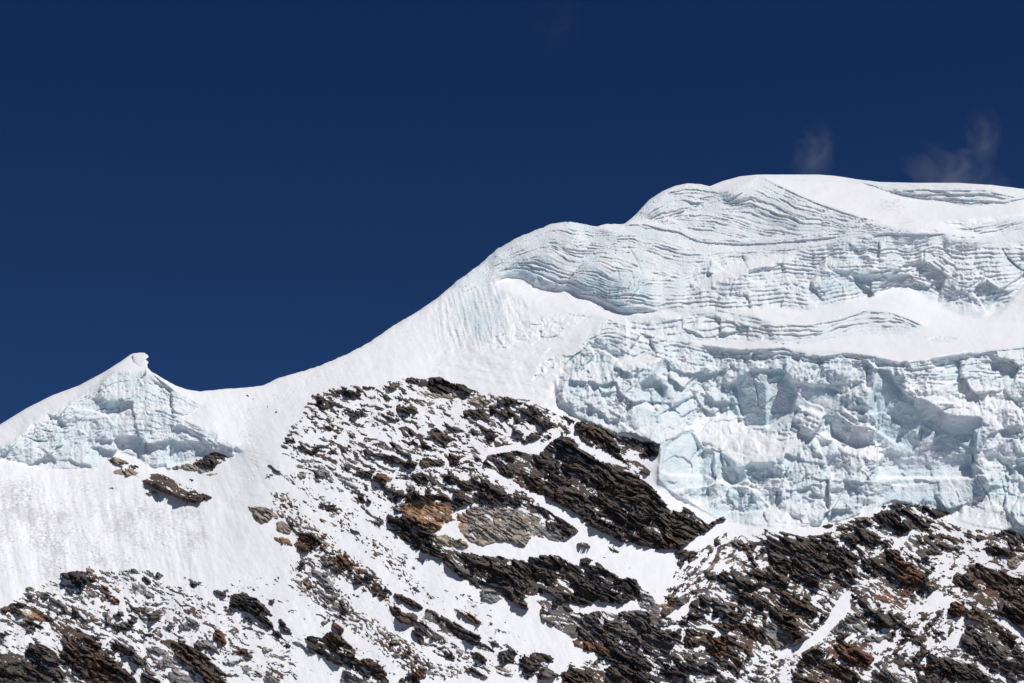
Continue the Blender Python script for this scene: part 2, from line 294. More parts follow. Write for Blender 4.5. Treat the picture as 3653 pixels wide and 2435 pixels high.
def blk(poly, guides, n, amp, wave=0.0):
    global L1, lay_amp, Q
    m_ = inpoly(poly); y_, x_ = np.nonzero(m_ > .5); a, b, c, d = y_.min(), y_.max()+1, x_.min(), x_.max()+1
    X = UU[a:b, c:d]; Y = VV[a:b, c:d]; wu_ = X+2.5*fbm(X/30, Y/30, 36, 2); vv_ = Y+1.6*fbm(X/24, Y/16, 37, 3)+.5*fbm(X/5, Y/4, 38, 2)+wave*np.sin(X/5.2+1.5*fbm(X/40, Y/40, 39, 1))
    gc = [curve(g, wu_.ravel()).reshape(wu_.shape) for g in guides]; L = np.zeros_like(X)
    for i in range(len(gc)-1): L += np.clip((vv_-gc[i])/np.maximum(gc[i+1]-gc[i], 1.0), 0, 1)*n[i]
    L = L+.55*perlin(X/55, L*.8+3, 40)+.25*perlin(X/16, L*1.1, 42); mm = m_[a:b, c:d] > .5; L1[a:b, c:d][mm] = (L+h01(np.array([int(amp*100)]), np.array([n[0]]), 5)*50)[mm]; lay_amp[a:b, c:d][mm] = amp
blk(P('J', '-60,860 0,790 300,560 480,420 900,190 1250,90 1400,130 1500,180 1560,240 1440,420 1400,570 1300,680 1240,760 1220,830 1150,827 960,812 800,720 660,685 560,715 430,800 0,900'),
    [P('J', '-60,830 0,800 300,590 480,440 650,330 920,210 1200,120 1370,140 1500,180'), P('J', '-60,880 0,850 300,650 600,440 900,310 1150,260 1350,340 1500,320'), P('J', '0,900 100,870 400,660 700,510 950,440 1100,450 1250,540 1450,570'), P('J', '0,960 300,840 550,660 700,610 850,650 1000,730 1150,810 1300,830')], [7, 7, 6], 4.6)
blk(P('J', '1240,760 1300,680 1400,570 1450,480 1600,440 1750,470 2100,590 2353,640 2250,900 2200,1060 2150,1090 1770,1082 1640,970 1540,936 1400,902 1220,832'),
    [P('J', '1240,600 1400,540 1600,450 1750,470 1950,550 2100,590 2353,640'), P('J', '1240,680 1380,620 1550,620 1750,730 1950,750 2100,720 2353,710'), P('J', '1240,740 1300,740 1450,800 1650,880 1850,850 2050,880 2353,950'), P('J', '1240,840 1400,920 1550,950 1700,1010 1850,1085 2150,1090 2353,1090')], [6, 6, 5], 4.4)
blk(P('K', '0,700 130,640 300,660 500,710 650,735 760,790 850,832 1000,850 1300,865 1550,860 1750,840 2000,818 2300,790 2330,860 2100,900 1800,940 1500,1010 1350,1020 1200,1060 1000,1150 760,1170 500,1100 300,1040 100,1000 0,980'),
    [P('K', '0,660 130,640 300,655 500,705 650,728 760,785 850,825 1000,842 1300,857 1550,852 1750,832 2300,785'), P('K', '0,800 200,810 500,890 750,930 1000,925 1600,930 2000,900 2300,870'), P('K', '0,980 300,1030 500,1110 750,1180 1000,1160 1300,1050 2300,960')], [6, 6], 3.6, .6)
blk(P('K', '110,610 200,560 300,400 500,250 700,180 960,230 1120,310 1010,370 880,430 740,490 640,530 500,560 350,610'),
    [P('K', '110,600 280,480 400,400 560,260 700,215 850,215 960,235 1120,300'), P('K', '110,650 280,590 400,470 600,370 750,370 900,395 1120,400'), P('K', '110,700 300,640 420,600 560,580 640,560 740,520 1120,500')], [6, 4], 5.5)
blk(P('K', '350,610 500,560 640,530 740,490 880,430 1010,370 1120,310 1300,260 1420,190 1480,140 1600,190 1750,265 1900,335 2100,420 2353,510 2700,580 2500,720 2300,765 2000,785 1750,795 1300,800 1000,795 850,770 760,720 650,670 500,640'),
    [P('K', '350,500 700,430 900,390 1100,310 1300,230 1480,130 1700,235 1900,325 2353,480 2700,560'), P('K', '350,560 700,480 900,440 1150,410 1400,330 1600,420 1900,560 2353,660 2700,660'), P('K', '350,600 700,540 860,525 1100,560 1350,640 1600,720 1850,760 2353,740 2700,700'), P('K', '350,680 700,700 850,720 1000,720 1200,790 1400,820 2353,830 2700,760')], [9, 6, 6], 4.6)
blk(P('L', '640,810 850,790 1340,800 1480,800 1860,835 1875,1000 1600,1010 1450,1010 1200,1200 1090,1250 700,1230 400,1270 60,1250 80,1110 200,960 300,850'),
    [P('L', '60,880 200,870 300,840 450,845 640,825 860,795 1340,800 1500,795 1870,830'), P('L', '60,1080 200,1000 340,960 500,1000 650,960 860,985 1000,1010 1200,970 1400,900 1560,960 1870,960'), P('L', '60,1260 250,1210 450,1200 700,1210 1000,1220 1190,1210 1300,1150 1450,1180 1870,1220')], [8, 6], 5.2, .9)
blk(P('L', '650,240 900,225 1500,222 2000,245 2353,300 2900,330 2900,420 2353,412 2150,458 1700,475 1500,450 1200,400 1000,352 800,325'),
    [P('L', '0,130 500,180 900,222 1500,220 2000,243 2353,295 2900,320'), P('L', '0,190 500,240 800,330 1000,360 1500,460 1700,480 2150,465 2353,420 2900,430')], [5], 4.2)
blk(P('L', '0,150 500,195 700,245 800,320 500,235 300,200 0,190'), [P('L', '0,130 500,180 900,222'), P('L', '0,190 500,240 900,340')], [4], 1.2)
blk(P('L', '1420,640 1700,650 2000,640 2353,560 2900,500 2900,900 2353,880 2130,930 1880,880 1870,800 1750,765 1450,740'),
    [P('L', '1400,620 1700,650 2000,640 2353,560 2900,500'), P('L', '1400,900 1880,880 2100,820 2353,740 2900,700')], [7], 3.0)
blk(P('V', '1345,780 1400,727 1500,737 1600,722 1700,718 1780,745 1880,742 1960,712 2040,714 2125,750 1990,768 1900,785 1800,795 1700,790 1540,774 1500,820 1400,800'),
    [P('V', '1345,765 1400,725 1500,733 1600,718 1700,715 1780,743 1880,740 1960,710 2040,712 2125,750'), P('V', '1345,810 1400,780 1500,815 1600,790 1700,795 1800,800 1900,790 1990,772 2125,758')], [6], 5.0)
blk(P('V', '1365,770 1380,745 1430,748 1510,785 1540,800 1535,830 1450,822 1380,800'), [P('V', '1355,760 1380,742 1430,745 1470,760 1540,790'), P('V', '1355,820 1400,800 1450,830 1540,845')], [6], 5.0)
blk(P('V', '1540,780 1620,798 1700,808 1800,802 1900,820 2000,822 1900,850 1700,840 1560,850 1530,830'), [P('V', '1530,775 1620,795 1700,808 1800,800 1900,820 2010,820'), P('V', '1530,840 1700,845 1850,850 2010,850')], [5], 3.6)
blk(LEFT_ICE, [P('A', '-200,1100 0,1020 500,700 1000,340 1300,300 1620,490 1860,590 2235,1000'), P('A', '-200,1120 0,1060 300,930 600,850 900,700 1300,640 1700,760 2235,1040'), P('A', '-200,1140 0,1130 400,1120 700,1020 900,960 1400,980 2000,1050 2235,1100')], [7, 6], 1.7)
lay_amp = blur(lay_amp, .7)
patch = .6+.7*np.clip(fbm(UU/26, VV/13, 41, 4, .6)+.25, -.7, 1.3)
var = .2+1.0*h01(np.floor(L1), np.zeros_like(L1), 77)+.35*perlin(UU/14, L1*.7, 43)
ST = steps(L1, .72); Q -= lay_amp*patch*var*(.25*ST+.75*blur(ST.astype(f32), .7)-.5)*1.2
lips = lay_amp*np.exp(-((L1-np.floor(L1)-.72)/.1)**2)
# fine second-order bedding
L2 = L1*2.6+.8*fbm(UU/20, VV/12, 45, 2)
Q -= lay_amp*.22*(steps(L2, .7)-.5)*np.clip(.6+perlin(UU/30, VV/10, 46), 0, 1.2)
# bold cornice lips (traced)
def lip(poly, drop, wid, below=2.5):
    """a rounded roll of snow standing out above a dark undercut along a traced line"""
    global Q
    c = curve(poly, us.astype(float)); x0, x1 = poly[:, 0].min(), poly[:, 0].max()
    fade = sstep(x0, x0+8, UU)*(1-sstep(x1-8, x1, UU)); d = (VV-c[None, :].astype(f32))
    up_ = np.clip(1+d/wid, 0, 1)*(d <= 0); rollh = np.sqrt(np.clip(1-(1-up_)**2, 0, 1))
    dn = np.exp(-np.clip(d, 0, None)/below)*(d > 0)
    Q -= (fade*drop*(rollh*.9 - dn*.8)).astype(f32)
lip(P('K', '30,690 130,650 300,655 500,705 650,728 760,785 850,825 1000,842 1300,857 1550,852 1750,832 2000,812 2300,785'), 2.2, 6)
lip(P('K', '1480,140 1600,200 1750,275 1900,345 2100,430 2353,520 2500,570 2650,600 2850,640'), 1.5, 4)
lip(P('L', '630,805 900,800 1340,802 1480,800'), 2.0, 8); lip(P('L', '1490,800 1650,830 1860,835'), 1.6, 6)
lip(P('V', '1620,795 1700,808 1800,800 1830,815 1880,822 1940,812 2010,820 2060,848 2120,848 2200,828 2270,808 2352,800 2700,780'), 2.0, 6)
lip(P('V', '1790,745 1850,750 1930,735 1985,716 2040,718 2080,732 2125,750'), 1.8, 5)
lip(P('V', '1640,712 1700,725 1760,738'), 1.2, 4); lip(P('V', '1400,745 1470,765 1530,785'), 1.6, 5)
lip(P('L', '500,210 700,270 800,310 950,325 1150,310 1400,312 1900,315 2300,400'), 1.6, 5)
lip(P('L', '800,320 1000,355 1200,360 1700,350 2000,370 2200,420'), 1.6, 4); lip(P('L', '1100,375 1300,400 1700,425 2000,430 2150,445'), 1.5, 4)
lip(P('L', '0,185 300,190 500,235 700,262'), .8, 3); lip(P('A', '1380,330 1480,410 1560,470 1625,520'), 2.5, 7, 3)
lip(P('A', '1600,790 1700,830 1850,900 1990,1000 2130,1040 2230,1060'), 1.2, 8)
lip(P('L', '1550,1240 1700,1290 1850,1310 2000,1270 2100,1210'), 1.2, 4)
# --- chiselled blocks of broken ice
chunk = np.zeros((NV, NU), f32)
for p_, a_ in ((P('V', '1340,790 1520,790 2010,830 2400,800 2400,1240 2200,1190 2050,1150 1890,1205 1720,1200 1550,1140 1510,1030 1290,935 1270,880'), 1.0),
               (P('V', '1600,600 2000,560 2400,560 2400,720 2090,660 1980,690 1850,710 1700,715 1560,700'), .55),
               (P('V', '1340,790 1400,735 1500,740 1600,725 1800,745 1800,790 1540,775 1530,825'), .6),
               (P('V', '2150,580 2352,580 2400,720 2300,730 2150,700'), .7),
               (P('V', '2025,860 2120,930 2250,975 2262,1060 2080,1040 2010,1010 2010,930'), .12),
               (P('V', '1680,880 1720,850 1800,850 1830,900 1815,950 1770,985 1710,975'), .15)):
    inpoly(p_, chunk, a_)
inpoly(LEFT_ICE, chunk, .55); inpoly(P('H', '1110,320 1180,440 1290,560 1460,600 1620,710 1700,740 1960,750 1960,840 1890,860 1900,1000 1880,1100 1760,1120 1480,1120 1300,1090 1240,1010 1100,940 980,960 1010,820 990,700 970,600 975,500 975,300'), chunk, .3); inpoly(P('H', '1000,1250 1200,1060 1500,1130 1880,1120 1960,1210 2050,1500 1400,1500 1000,1540 950,1450'), chunk, .35); inpoly(P('H', '0,420 100,380 380,440 680,500 700,600 600,800 500,720 250,760 0,870'), chunk, .25); inpoly(P('G', '1400,1000 1550,880 1650,850 1740,1000 1740,1300 1600,1290 1450,1280 1350,1250 1380,1100'), chunk, .6)
chunk = up2(blur(chunk[::CS, ::CS], 3))
for k_ in ('basin', 'mid', 'right', 'sumslope', 'shelf', 'step'):
    chunk *= 1-up2(blur(inpoly(SN[k_])[::CS, ::CS], 1.2))
for k_ in ('ramp', 'rampb', 'foot2', 'vee', 'foot'): chunk *= 1-.5*up2(blur(inpoly(SN[k_])[::CS, ::CS], 1.2))
wx = UU+3*fbm(UU/20, VV/20, 51, 3); wy = VV+3*fbm(UU/20+9, VV/20, 52, 3)
sel = chunk > .02; CH = np.zeros((NV, NU), f32); CR = np.zeros((NV, NU), f32)
a1, e1 = facets(wx[sel]/30, wy[sel]/24, 61, 2.0, 1.0); a2, e2 = facets(wx[sel]/12, wy[sel]/9, 62, 1.6, 1.0); a3, e3 = facets(wx[sel]/4.8, wy[sel]/3.6, 63, 1.3, .8)
blocky = .35+.9*np.clip(.5+.9*fbm(UU[sel]/30, VV[sel]/26, 65, 2), 0, 1)
a0, e0 = facets(wx[sel]/52+.3, wy[sel]/40, 60, 2.4, 1.0); CH[sel] = 8.0*a0 + 6.5*a1 + (2.3*a2 + .9*a3)*blocky
blk_ = full_ = np.zeros((NV, NU), f32); blk_[sel] = blocky
CH = .35*CH+.65*blur(CH, .9)
crumb = fbm(UU/4.2, VV/3.0, 72, 4, .62, ridged=True)*np.clip(blk_-.35, 0, 1)
Q += chunk*(CH+2.2*crumb)
Q += chunk*(1.0*fbm(UU/10, VV/7, 67, 4, .6, ridged=True)+3.0*fbm(UU/15, VV/36, 68, 4, .55, ridged=True))
icy = np.clip(ICE_AND_SHADE*1.3, 0, 1); Q += icy*(2.6*fbm(UU/34, VV/26, 69, 3)+.55*np.clip(chunk*1.2, .2, 1)*fbm(UU/3.6, VV/2.4, 70, 3, .6))
def bulge(poly, h, soft):
    global Q
    Q -= h*up2(blur(inpoly(poly)[::CS, ::CS], soft))
bulge(P('J', '430,800 480,420 900,190 1300,130 1450,300 1380,560 1260,730 1150,820 960,800 800,710 660,680'), 7, 4)
bulge(P('J', '1300,740 1440,580 1700,520 2000,640 2180,720 2180,1040 1800,1060 1640,960 1400,890'), 10, 4); bulge(P('J', '1800,700 1990,740 1960,1060 1780,1040 1640,960'), 4, 2)
bulge(P('K', '260,560 500,280 700,200 960,240 1080,310 740,480 500,550'), 6, 3); bulge(P('K', '1100,330 1480,150 1900,350 2200,480 1900,740 1500,560'), 7, 5)
bulge(P('L', '200,960 480,860 470,1240 100,1220'), 5, 3); bulge(P('L', '560,960 860,860 900,1220 600,1220'), 5, 3); bulge(P('L', '1480,820 1860,850 1860,1000 1480,990'), 6, 2); bulge(P('L', '1180,1000 1440,900 1400,1180 1200,1200'), 4, 2)
bulge(P('L', '1460,1500 1640,1150 1900,1020 2100,1040 2250,1250 2200,1500 1900,1560'), 12, 5)
bulge(P('G', '430,450 560,360 800,400 850,600 700,700 450,600'), 8, 3); bulge(P('G', '1400,440 1500,400 1600,500 1560,600 1450,620'), 8, 2); bulge(P('G', '1360,370 1430,380 1440,480 1370,440'), 5, 1)
bulge(P('G', '1760,1020 1850,1030 1900,1120 1880,1300 1760,1420'), 9, 1.5); bulge(P('G', '1990,1100 2200,1180 2200,1400 2060,1460'), 6, 2); bulge(P('G', '1600,1360 1700,1360 1700,1440 1600,1440'), 5, 1); bulge(P('G', '2130,1400 2200,1380 2280,1500 2150,1540'), 5, 1.5)
bulge(P('H', '235,750 280,690 320,668 400,680 470,715 505,760 515,830 480,880 380,880 300,850'), 9, .8); bulge(P('H', '275,645 320,640 320,690 280,690'), 5, .6)
bulge(P('H', '730,520 800,500 900,490 960,520 965,600 940,660 740,650'), 6, 1.2); bulge(P('H', '640,720 820,700 960,700 960,900 800,960 620,860'), 5, 1.5); bulge(P('H', '1000,1000 1100,940 1250,1010 1240,1080 1120,1060 1030,1060'), 6, 1)
bulge(P('H', '400,980 560,960 680,1080 600,1120 420,1080'), 5, 1.5); bulge(P('H', '1860,1150 1930,1170 2040,1310 1980,1400 1900,1280'), 7, 1); bulge(P('H', '1980,800 2080,770 2170,870 2110,1060 2010,1100'), 5, 1.5); bulge(P('H', '100,1200 300,1150 340,1250 200,1480 90,1480'), 4, 1.5)
bulge(P('H', '340,1230 500,1300 620,1400 560,1500 350,1450'), 4, 2); bulge(P('H', '760,1280 900,1330 940,1500 760,1520'), 4, 2)
def recess(poly, h, soft=.7):
    global Q
    Q += h*blur(inpoly(poly), soft*1.4)
WALLP = '1110,320 1180,440 1290,560 1460,600 1620,710 1700,740 1960,750 1965,830 1900,870 1905,1000 1880,1090 1760,1110 1480,1110 1300,1085 1240,1010 1100,940 980,960 1010,820 990,700 970,600 975,500 975,300'
wm_ = blur(inpoly(P('H', WALLP.replace('1905,1000 1880,1090 1760,1110 1480,1110 1300,1085 1240,1010 1100,940 980,960', '1905,1000 1900,1300 1000,1300 1010,1000 980,960'))), 1.6)*np.clip((1175/2.297-VV)/42, 0, 1); Q += 20*wm_; recess(P('H', '0,420 100,385 180,385 380,445 560,455 680,505 700,600 600,790 520,830 500,720 380,660 250,740 150,810 0,860'), 7, 1.5)
recess(P('V', '1680,885 1725,850 1800,850 1830,900 1815,950 1770,980 1710,980'), 13, 1.5); recess(P('G', '1390,190 1500,290 1570,380 1500,410 1400,380 1330,340 1370,230'), 6, 1)
recess(P('G', '1180,440 1280,380 1370,440 1410,540 1370,640 1290,650 1200,560'), 12, 1.2); recess(P('G', '1400,1010 1550,890 1640,860 1720,990 1735,1280 1600,1280 1450,1270 1370,1240 1390,1100'), 8, 1.5)
recess(P('G', '1910,1060 1960,1110 2080,1260 2080,1440 1980,1400 1910,1250'), 6, 1); recess(P('H', '80,140 300,185 760,185 640,285 450,325 330,300 250,220'), 4, 1); recess(P('H', '900,230 965,290 962,470 900,470'), 7, 1)
recess(P('H', '1000,1260 1200,1130 1500,1150 1880,1140 1960,1230 2040,1480 1400,1490 1010,1520 960,1450'), 6, 5); recess(P('H', '-200,1170 0,1180 60,1250 40,1540 -200,1540'), 6, 2); recess(P('H', '560,1230 700,1180 760,1260 700,1330 600,1300'), 5, 1.2)
recess(P('A', '1590,850 1640,825 1850,930 1915,985 1910,1100 1700,1160 1540,1200 1560,1000'), 7, 1.2); recess(P('G', '1430,830 1530,770 1560,860 1460,960'), 5, 1.5); recess(P('H', '2000,1100 2060,1060 2240,1200 2353,1400 2353,1540 2250,1540 2100,1300'), 6, 2)
recess(P('L', '440,1260 1080,1255 980,1380 600,1515 540,1440'), 6, 1.2); recess(P('L', '1090,1400 1180,1260 1420,1200 1460,1350 1410,1490 1200,1480'), 4, 1)
st_ = inpoly(P('H', '245,750 320,672 400,684 470,718 503,762 505,840 480,872 380,870 300,845')); Q -= st_*1.1*np.sin((VV-.42*UU)*2*np.pi/5.2+.8)
al_ = blur(inpoly(P('V', '1680,880 1720,850 1800,850 1830,900 1815,950 1770,985 1710,975')), 2); Q -= al_*.7*steps((VV-.85*UU)/3.4+fbm(UU/20, VV/20, 71, 2), .8)
# traced cracks (dark slots)
CRK = np.zeros((NV, NU), f32)
for t_, s_, w_ in (('J', '1870,360 1950,480 2010,600 2050,700', .5), ('J', '1730,560 1780,640 1790,740', .8), ('J', '1915,640 1945,740 1940,800', 1), ('J', '1990,730 1990,820 1930,910 1860,970', 1.6), ('J', '1780,810 1760,900 1730,960', .8),
        ('J', '1900,760 1880,830 1850,860', 1), ('J', '1240,760 1300,680 1400,570', 1.5), ('J', '1690,840 1680,910 1650,950', .7), ('G', '1745,1005 1680,1080 1610,1190', 1.6), ('G', '1010,910 1100,880 1160,800', .9), ('G', '1050,700 1090,640 1100,580', .9),
        ('G', '2215,1130 2215,1300', 1), ('G', '2040,1360 2080,1480', 1.2), ('G', '1420,190 1470,240 1500,290', 1.2), ('G', '2190,320 2240,450 2265,600 2270,660', .8), ('G', '1440,830 1450,900', 1),
        ('H', '970,350 965,450 955,490', 3.5), ('H', '975,490 985,580 970,680', 2), ('H', '985,700 1020,800 1010,880 960,960', 1.4), ('H', '1110,600 1060,700 1045,830', 1), ('H', '1425,830 1410,920 1405,1010', .9), ('H', '1540,850 1540,920', .8),
        ('H', '1925,560 1950,640 1970,740', 1.8), ('H', '1940,830 1920,900 1900,1000', 1.5), ('H', '1885,1080 1890,1140 1960,1210', 2.5), ('H', '200,1170 150,1290 80,1450 65,1540', 2.2), ('H', '360,1220 330,1300 300,1370', 1.5), ('H', '400,980 365,1050', 1.2),
        ('H', '970,1250 910,1320 885,1400', 1.8), ('H', '1020,1230 980,1310', 1), ('H', '825,1480 825,1540', 1.6), ('H', '1210,945 1225,980', 1.4), ('H', '1705,1380 1750,1470 1760,1540', 1.2), ('H', '1910,1210 1930,1310 2000,1420 2040,1510', 2.0),
        ('H', '2170,1200 2200,1350 2225,1540', 1.3), ('H', '2140,1280 2170,1400 2190,1540', 1.2), ('E', '690,0 685,110', 1.6), ('E', '775,0 770,110', 1.6), ('E', '625,0 610,60', 1.2), ('E', '2130,60 2110,180', 1.3), ('E', '2040,0 2060,130', 1.0),
        ('H', '2215,550 2300,640 2353,680', 2.5), ('L', '2110,960 2180,1080 2290,1180 2353,1210', 3.5), ('L', '1665,1360 1630,1500', 1), ('I', '2110,770 2060,830 1980,880 1900,960', 2.5), ('H', '300,1130 320,1200', .9), ('H', '250,1150 230,1250', .9),
        ('A', '1600,830 1850,940', 1.2), ('A', '230,915 330,965 440,965', 2.0), ('A', '340,850 500,885 620,885', 1.2), ('A', '430,800 600,830 700,820', 1.0), ('A', '960,610 1150,590 1280,530', .8), ('A', '1310,830 1290,1000', .7), ('A', '1140,970 1130,1060', .8),
        ('L', '0,1180 60,1120 150,1040', 1), ('K', '1860,680 1830,750', .8)):
    inpoly(band(P(t_, s_), max(w_*.55, .6)), CRK, min(1.0, .5+w_*.3))
CRK = blur(CRK, .7)
Q += CRK*5.0
# --- whole-slope undulation, wind ripples, runnels
snowness = 1-np.clip(ICE_AND_SHADE*1.2, 0, 1)
Q += 3.0*fbm(UU/60, VV/45, 81, 4)*snowness + (1.5*fbm((UU-.15*VV)/13, VV/70, 82, 3, .55)*np.clip((VV-430)/60, 0, 1)*np.clip((250-UU)/60, 0, 1)+.38*fbm((UU-.5*VV)/8, (VV+.5*UU)/40, 84, 4, .6))*snowness + .22*fbm(UU/9, VV/6, 83, 3)*snowness
rip = np.zeros((NV, NU), f32)
for p_, a_ in ((P('V', '0,1080 160,1090 480,1160 460,1290 200,1300 0,1350'), 1.), (P('V', '0,1090 130,1100 140,1290 0,1300'), 1.6), (P('V', '540,905 580,905 590,1010 600,1100 560,1110 545,1000'), .8),
               (P('V', '600,1040 760,910 900,860 860,790 640,870 600,900 570,1000'), .35), (P('I', '700,350 1300,290 1640,450 1500,560 1300,780 1000,800 700,760 200,800 350,680'), .9),
               (P('L', '200,230 800,330 1400,450 1500,640 1000,720 700,480'), 1.3)):
    inpoly(p_, rip, a_)
rip = up2(blur(rip[::CS, ::CS], 7))*snowness
Q += rip*(1+.9*np.clip((280-UU)/80, 0, 1))*(.7*np.clip(fbm((UU+VV*.2)/6, VV/2.2, 85, 4, .65)+.8*fbm(UU/40, VV/25, 86, 3)-.25, 0, 2)) + rip*.22*fbm((UU+3*np.sin(VV/20))/5, VV/30, 87, 3)
tl = P('V', '560,900 590,930 650,910 720,870 820,820'); t2 = P('V', '545,910 560,960 575,1020 590,1080 560,1120 520,1160')
for tt in (tl, t2):
    m_ = inpoly(band(tt, 5)); m_ = blur(m_, 1.2); Q += m_*np.clip(fbm(UU/2.6, VV/2.2, 89, 2), 0, 2)*1.3
gq = np.zeros_like(Q); gq[1:-1] = (Q[:-2]-Q[2:])/(2*HS); gq = gq+gv0.astype(f32)     # depth gained per px going up: large on ledges
ledge = up2(blur(sstep(1.9, 4.2, blur(gq, .8))[::CS, ::CS], .6)); ICE_AND_SHADE = ICE_AND_SHADE*(1-.75*ledge*(ICE_AND_SHADE > .3)); ICE_AND_SHADE = ICE_AND_SHADE*(1-.55*sstep(.35, 1.0, fbm(UU/30, VV/16, 95, 4)+.25*(VV < 300)))
print('relief', time.time()-T0)
shf = sum(up2(blur(inpoly(SN[k_])[::CS, ::CS], 3)) for k_ in ('mid', 'sumslope', 'basin', 'apron', 'right')); Q += np.clip(shf, 0, 1)*(1.5*fbm(UU/22, VV/8, 94, 3)+.5*fbm((UU+2*VV)/6, VV/5, 100, 3))
stk = up2(blur(inpoly(P('I', '820,420 980,290 1330,290 1500,350 1650,450 1500,600 1350,800 1250,830 900,780 800,600'))[::CS, ::CS], 6)); Q += stk*(1.5*fbm((UU-.25*VV)/3.5, VV/20, 96, 3, .6)+.9*fbm(UU/9, (VV+.15*UU)/2.6, 97, 3, .6))
isl = up2(blur(inpoly(P('I', '1500,600 1800,520 2100,520 2190,560 2000,600 1880,690 1700,770 1560,780 1350,830 1250,780'))[::CS, ::CS], 1.5))+up2(blur(inpoly(P('I', '1640,1080 1700,960 1800,880 1980,860 1920,930 1800,990 1700,1080'))[::CS, ::CS], 1)); isl = np.clip(isl, 0, 1)
y_, x_ = np.nonzero(isl > .02); v1_, v2_ = facets(UU[y_, x_]/9, VV[y_, x_]/6, 98, 2.2, 1.2); Q[y_, x_] += (isl[y_, x_]*(1.5*v1_+1.2*fbm(UU[y_, x_]/6, VV[y_, x_]/4, 99, 4, .6, ridged=True))).astype(f32)
for hp in ('2132,780 2150,773 2175,771 2200,779 2178,787 2150,787', '1475,716 1500,714 1520,717 1500,720'):
    hm = blur(inpoly(P('V', hp)), .7); Q += hm*(2.5+1.5*fbm(UU/3, VV/2, 105, 3)); ICE_AND_SHADE = np.maximum(ICE_AND_SHADE, .6*hm)
# rounding over at the crest
dr = VV-ridge_v(us)[None, :].astype(f32)
Q += 3.5*np.exp(-np.clip(dr, 0, None)/1.3)
Q += 3.0*np.exp(-np.clip(dr, 0, None)/5)
# hard bottom edge of the ice: the ice foot stands out from the slope below
def foot(poly, h, soft):
    global Q
    m_ = up2(blur(inpoly(poly)[::CS, ::CS], soft)); Q -= h*m_
foot(P('V', '2700,900 2700,1300 2352,1225 2310,1218 2240,1207 2200,1192 2180,1178 2130,1165 2050,1150 2000,1170 1950,1190 1890,1205 1820,1212 1720,1205 1650,1192 1600,1165 1550,1140 1510,1100 1515,1060 1510,1030 1490,1010 1430,1000 1380,980 1330,960 1290,935 1275,900 1300,850 1400,800'), 4.0, 1.0); foot(LEFT_ICE, 2.0, .8)

# ------------------------------------------------------------------ rock field
exec_rocks = True
TR = []     # (tile, kind colour, label, points)
def R_(t, col, s, label=None, name='rock_outcrop'): TR.append((P(t, s), col, label, name))
# colours: base albedo of each kind of rock
CK = dict(w=(.35, .315, .28), d=(.090, .076, .067), b=(.108, .080, .062), r=(.16, .085, .056), o=(.38, .23, .135), g=(.285, .278, .272), t=(.37, .325, .255), k=(.062, .055, .053), m=(.135, .122, .114))
# --- left, under the ice peak
R_('A', 't', '980,1130 1050,1108 1130,1130 1200,1160 1120,1178 1030,1170', 'tan rock just under the centre of the ice peak')
R_('A', 'd', '1180,1185 1240,1178 1290,1200 1240,1218 1190,1205')
R_('A', 't', '1035,1235 1120,1205 1200,1225 1290,1250 1230,1275 1110,1275 1050,1260')
R_('A', 'b', '1375,1265 1440,1258 1560,1300 1600,1330 1700,1370 1740,1410 1800,1420 1870,1440 1955,1480 1940,1500 1850,1505 1790,1540 1730,1530 1650,1490 1560,1450 1480,1430 1400,1385 1310,1340 1300,1322 1380,1318', 'long dark slab slanting down right below the ice peak')
R_('A', 't', '1330,1440 1400,1420 1500,1430 1450,1455 1360,1455')
R_('A', 't', '1540,1222 1640,1180 1730,1170 1840,1195 1940,1240 1850,1248 1760,1235 1680,1218', 'flat tan slab under the icicled right end of the ice peak')
R_('A', 't', '1870,1275 1960,1255 2010,1262 1940,1278')
R_('A', 'm', '1780,1165 1850,1130 1900,1100 1940,1065 2010,1070 2100,1100 2060,1120 2080,1145 2020,1170 1960,1200 1900,1200 1840,1180', 'grey rocks tucked under the tip of the ice arch')
R_('A', 'd', '1735,1310 1780,1300 1785,1325 1740,1328'); R_('A', 'k', '2250,540 2275,526 2300,545 2280,562'); R_('A', 'k', '2305,575 2340,570 2330,588'); R_('F', 'k', '92,632 120,640 128,655 100,650'); R_('F', 'k', '170,695 190,688 205,697 180,702')
R_('A', 'm', '1000,1390 1050,1385 1040,1415 1000,1410'); R_('A', 'm', '1175,1395 1215,1400 1190,1412')
# --- upper rock field
R_('F', 'k', '1380,380 1430,372 1500,388 1600,378 1690,372 1740,395 1780,420 1830,470 1850,500 1760,525 1700,520 1640,500 1560,470 1470,450 1400,410', 'dark craggy knob topping the upper rock field')
R_('F', 't', '1490,505 1570,495 1600,520 1700,535 1800,520 1900,520 1890,560 1780,575 1640,580 1560,550', 'pale tan ledge beneath the craggy knob')
R_('F', 'k', '1840,430 1900,440 1960,480 2000,500 1950,525 1900,515 1850,470'); R_('F', 't', '1960,590 2080,575 2180,580 2200,610 2060,640 1980,630', 'pale rounded ledge right of the craggy knob')
R_('F', 'k', '2200,600 2260,575 2353,570 2400,590 2380,625 2250,618'); R_('F', 't', '2210,545 2300,550 2353,560 2340,575 2240,570')
R_('F', 'm', '1210,455 1280,450 1295,490 1230,495'); R_('F', 'd', '970,460 1050,455 1098,470 1070,488 1000,475'); R_('F', 'm', '775,468 840,460 845,478 790,485')
R_('F', 'k', '680,520 740,485 790,500 860,490 970,530 960,555 870,535 760,560'); R_('F', 'k', '530,610 590,570 650,610 600,640 540,650'); R_('F', 'k', '640,560 690,545 710,575 660,580')
R_('F', 'd', '820,700 880,675 950,690 990,740 950,760 880,740', 'dark wedge rock in the upper left of the rock field'); R_('F', 'd', '590,835 650,815 740,865 640,880'); R_('F', 'k', '230,940 300,930 380,975 300,980', 'small black rock at the left rim of the rock field')
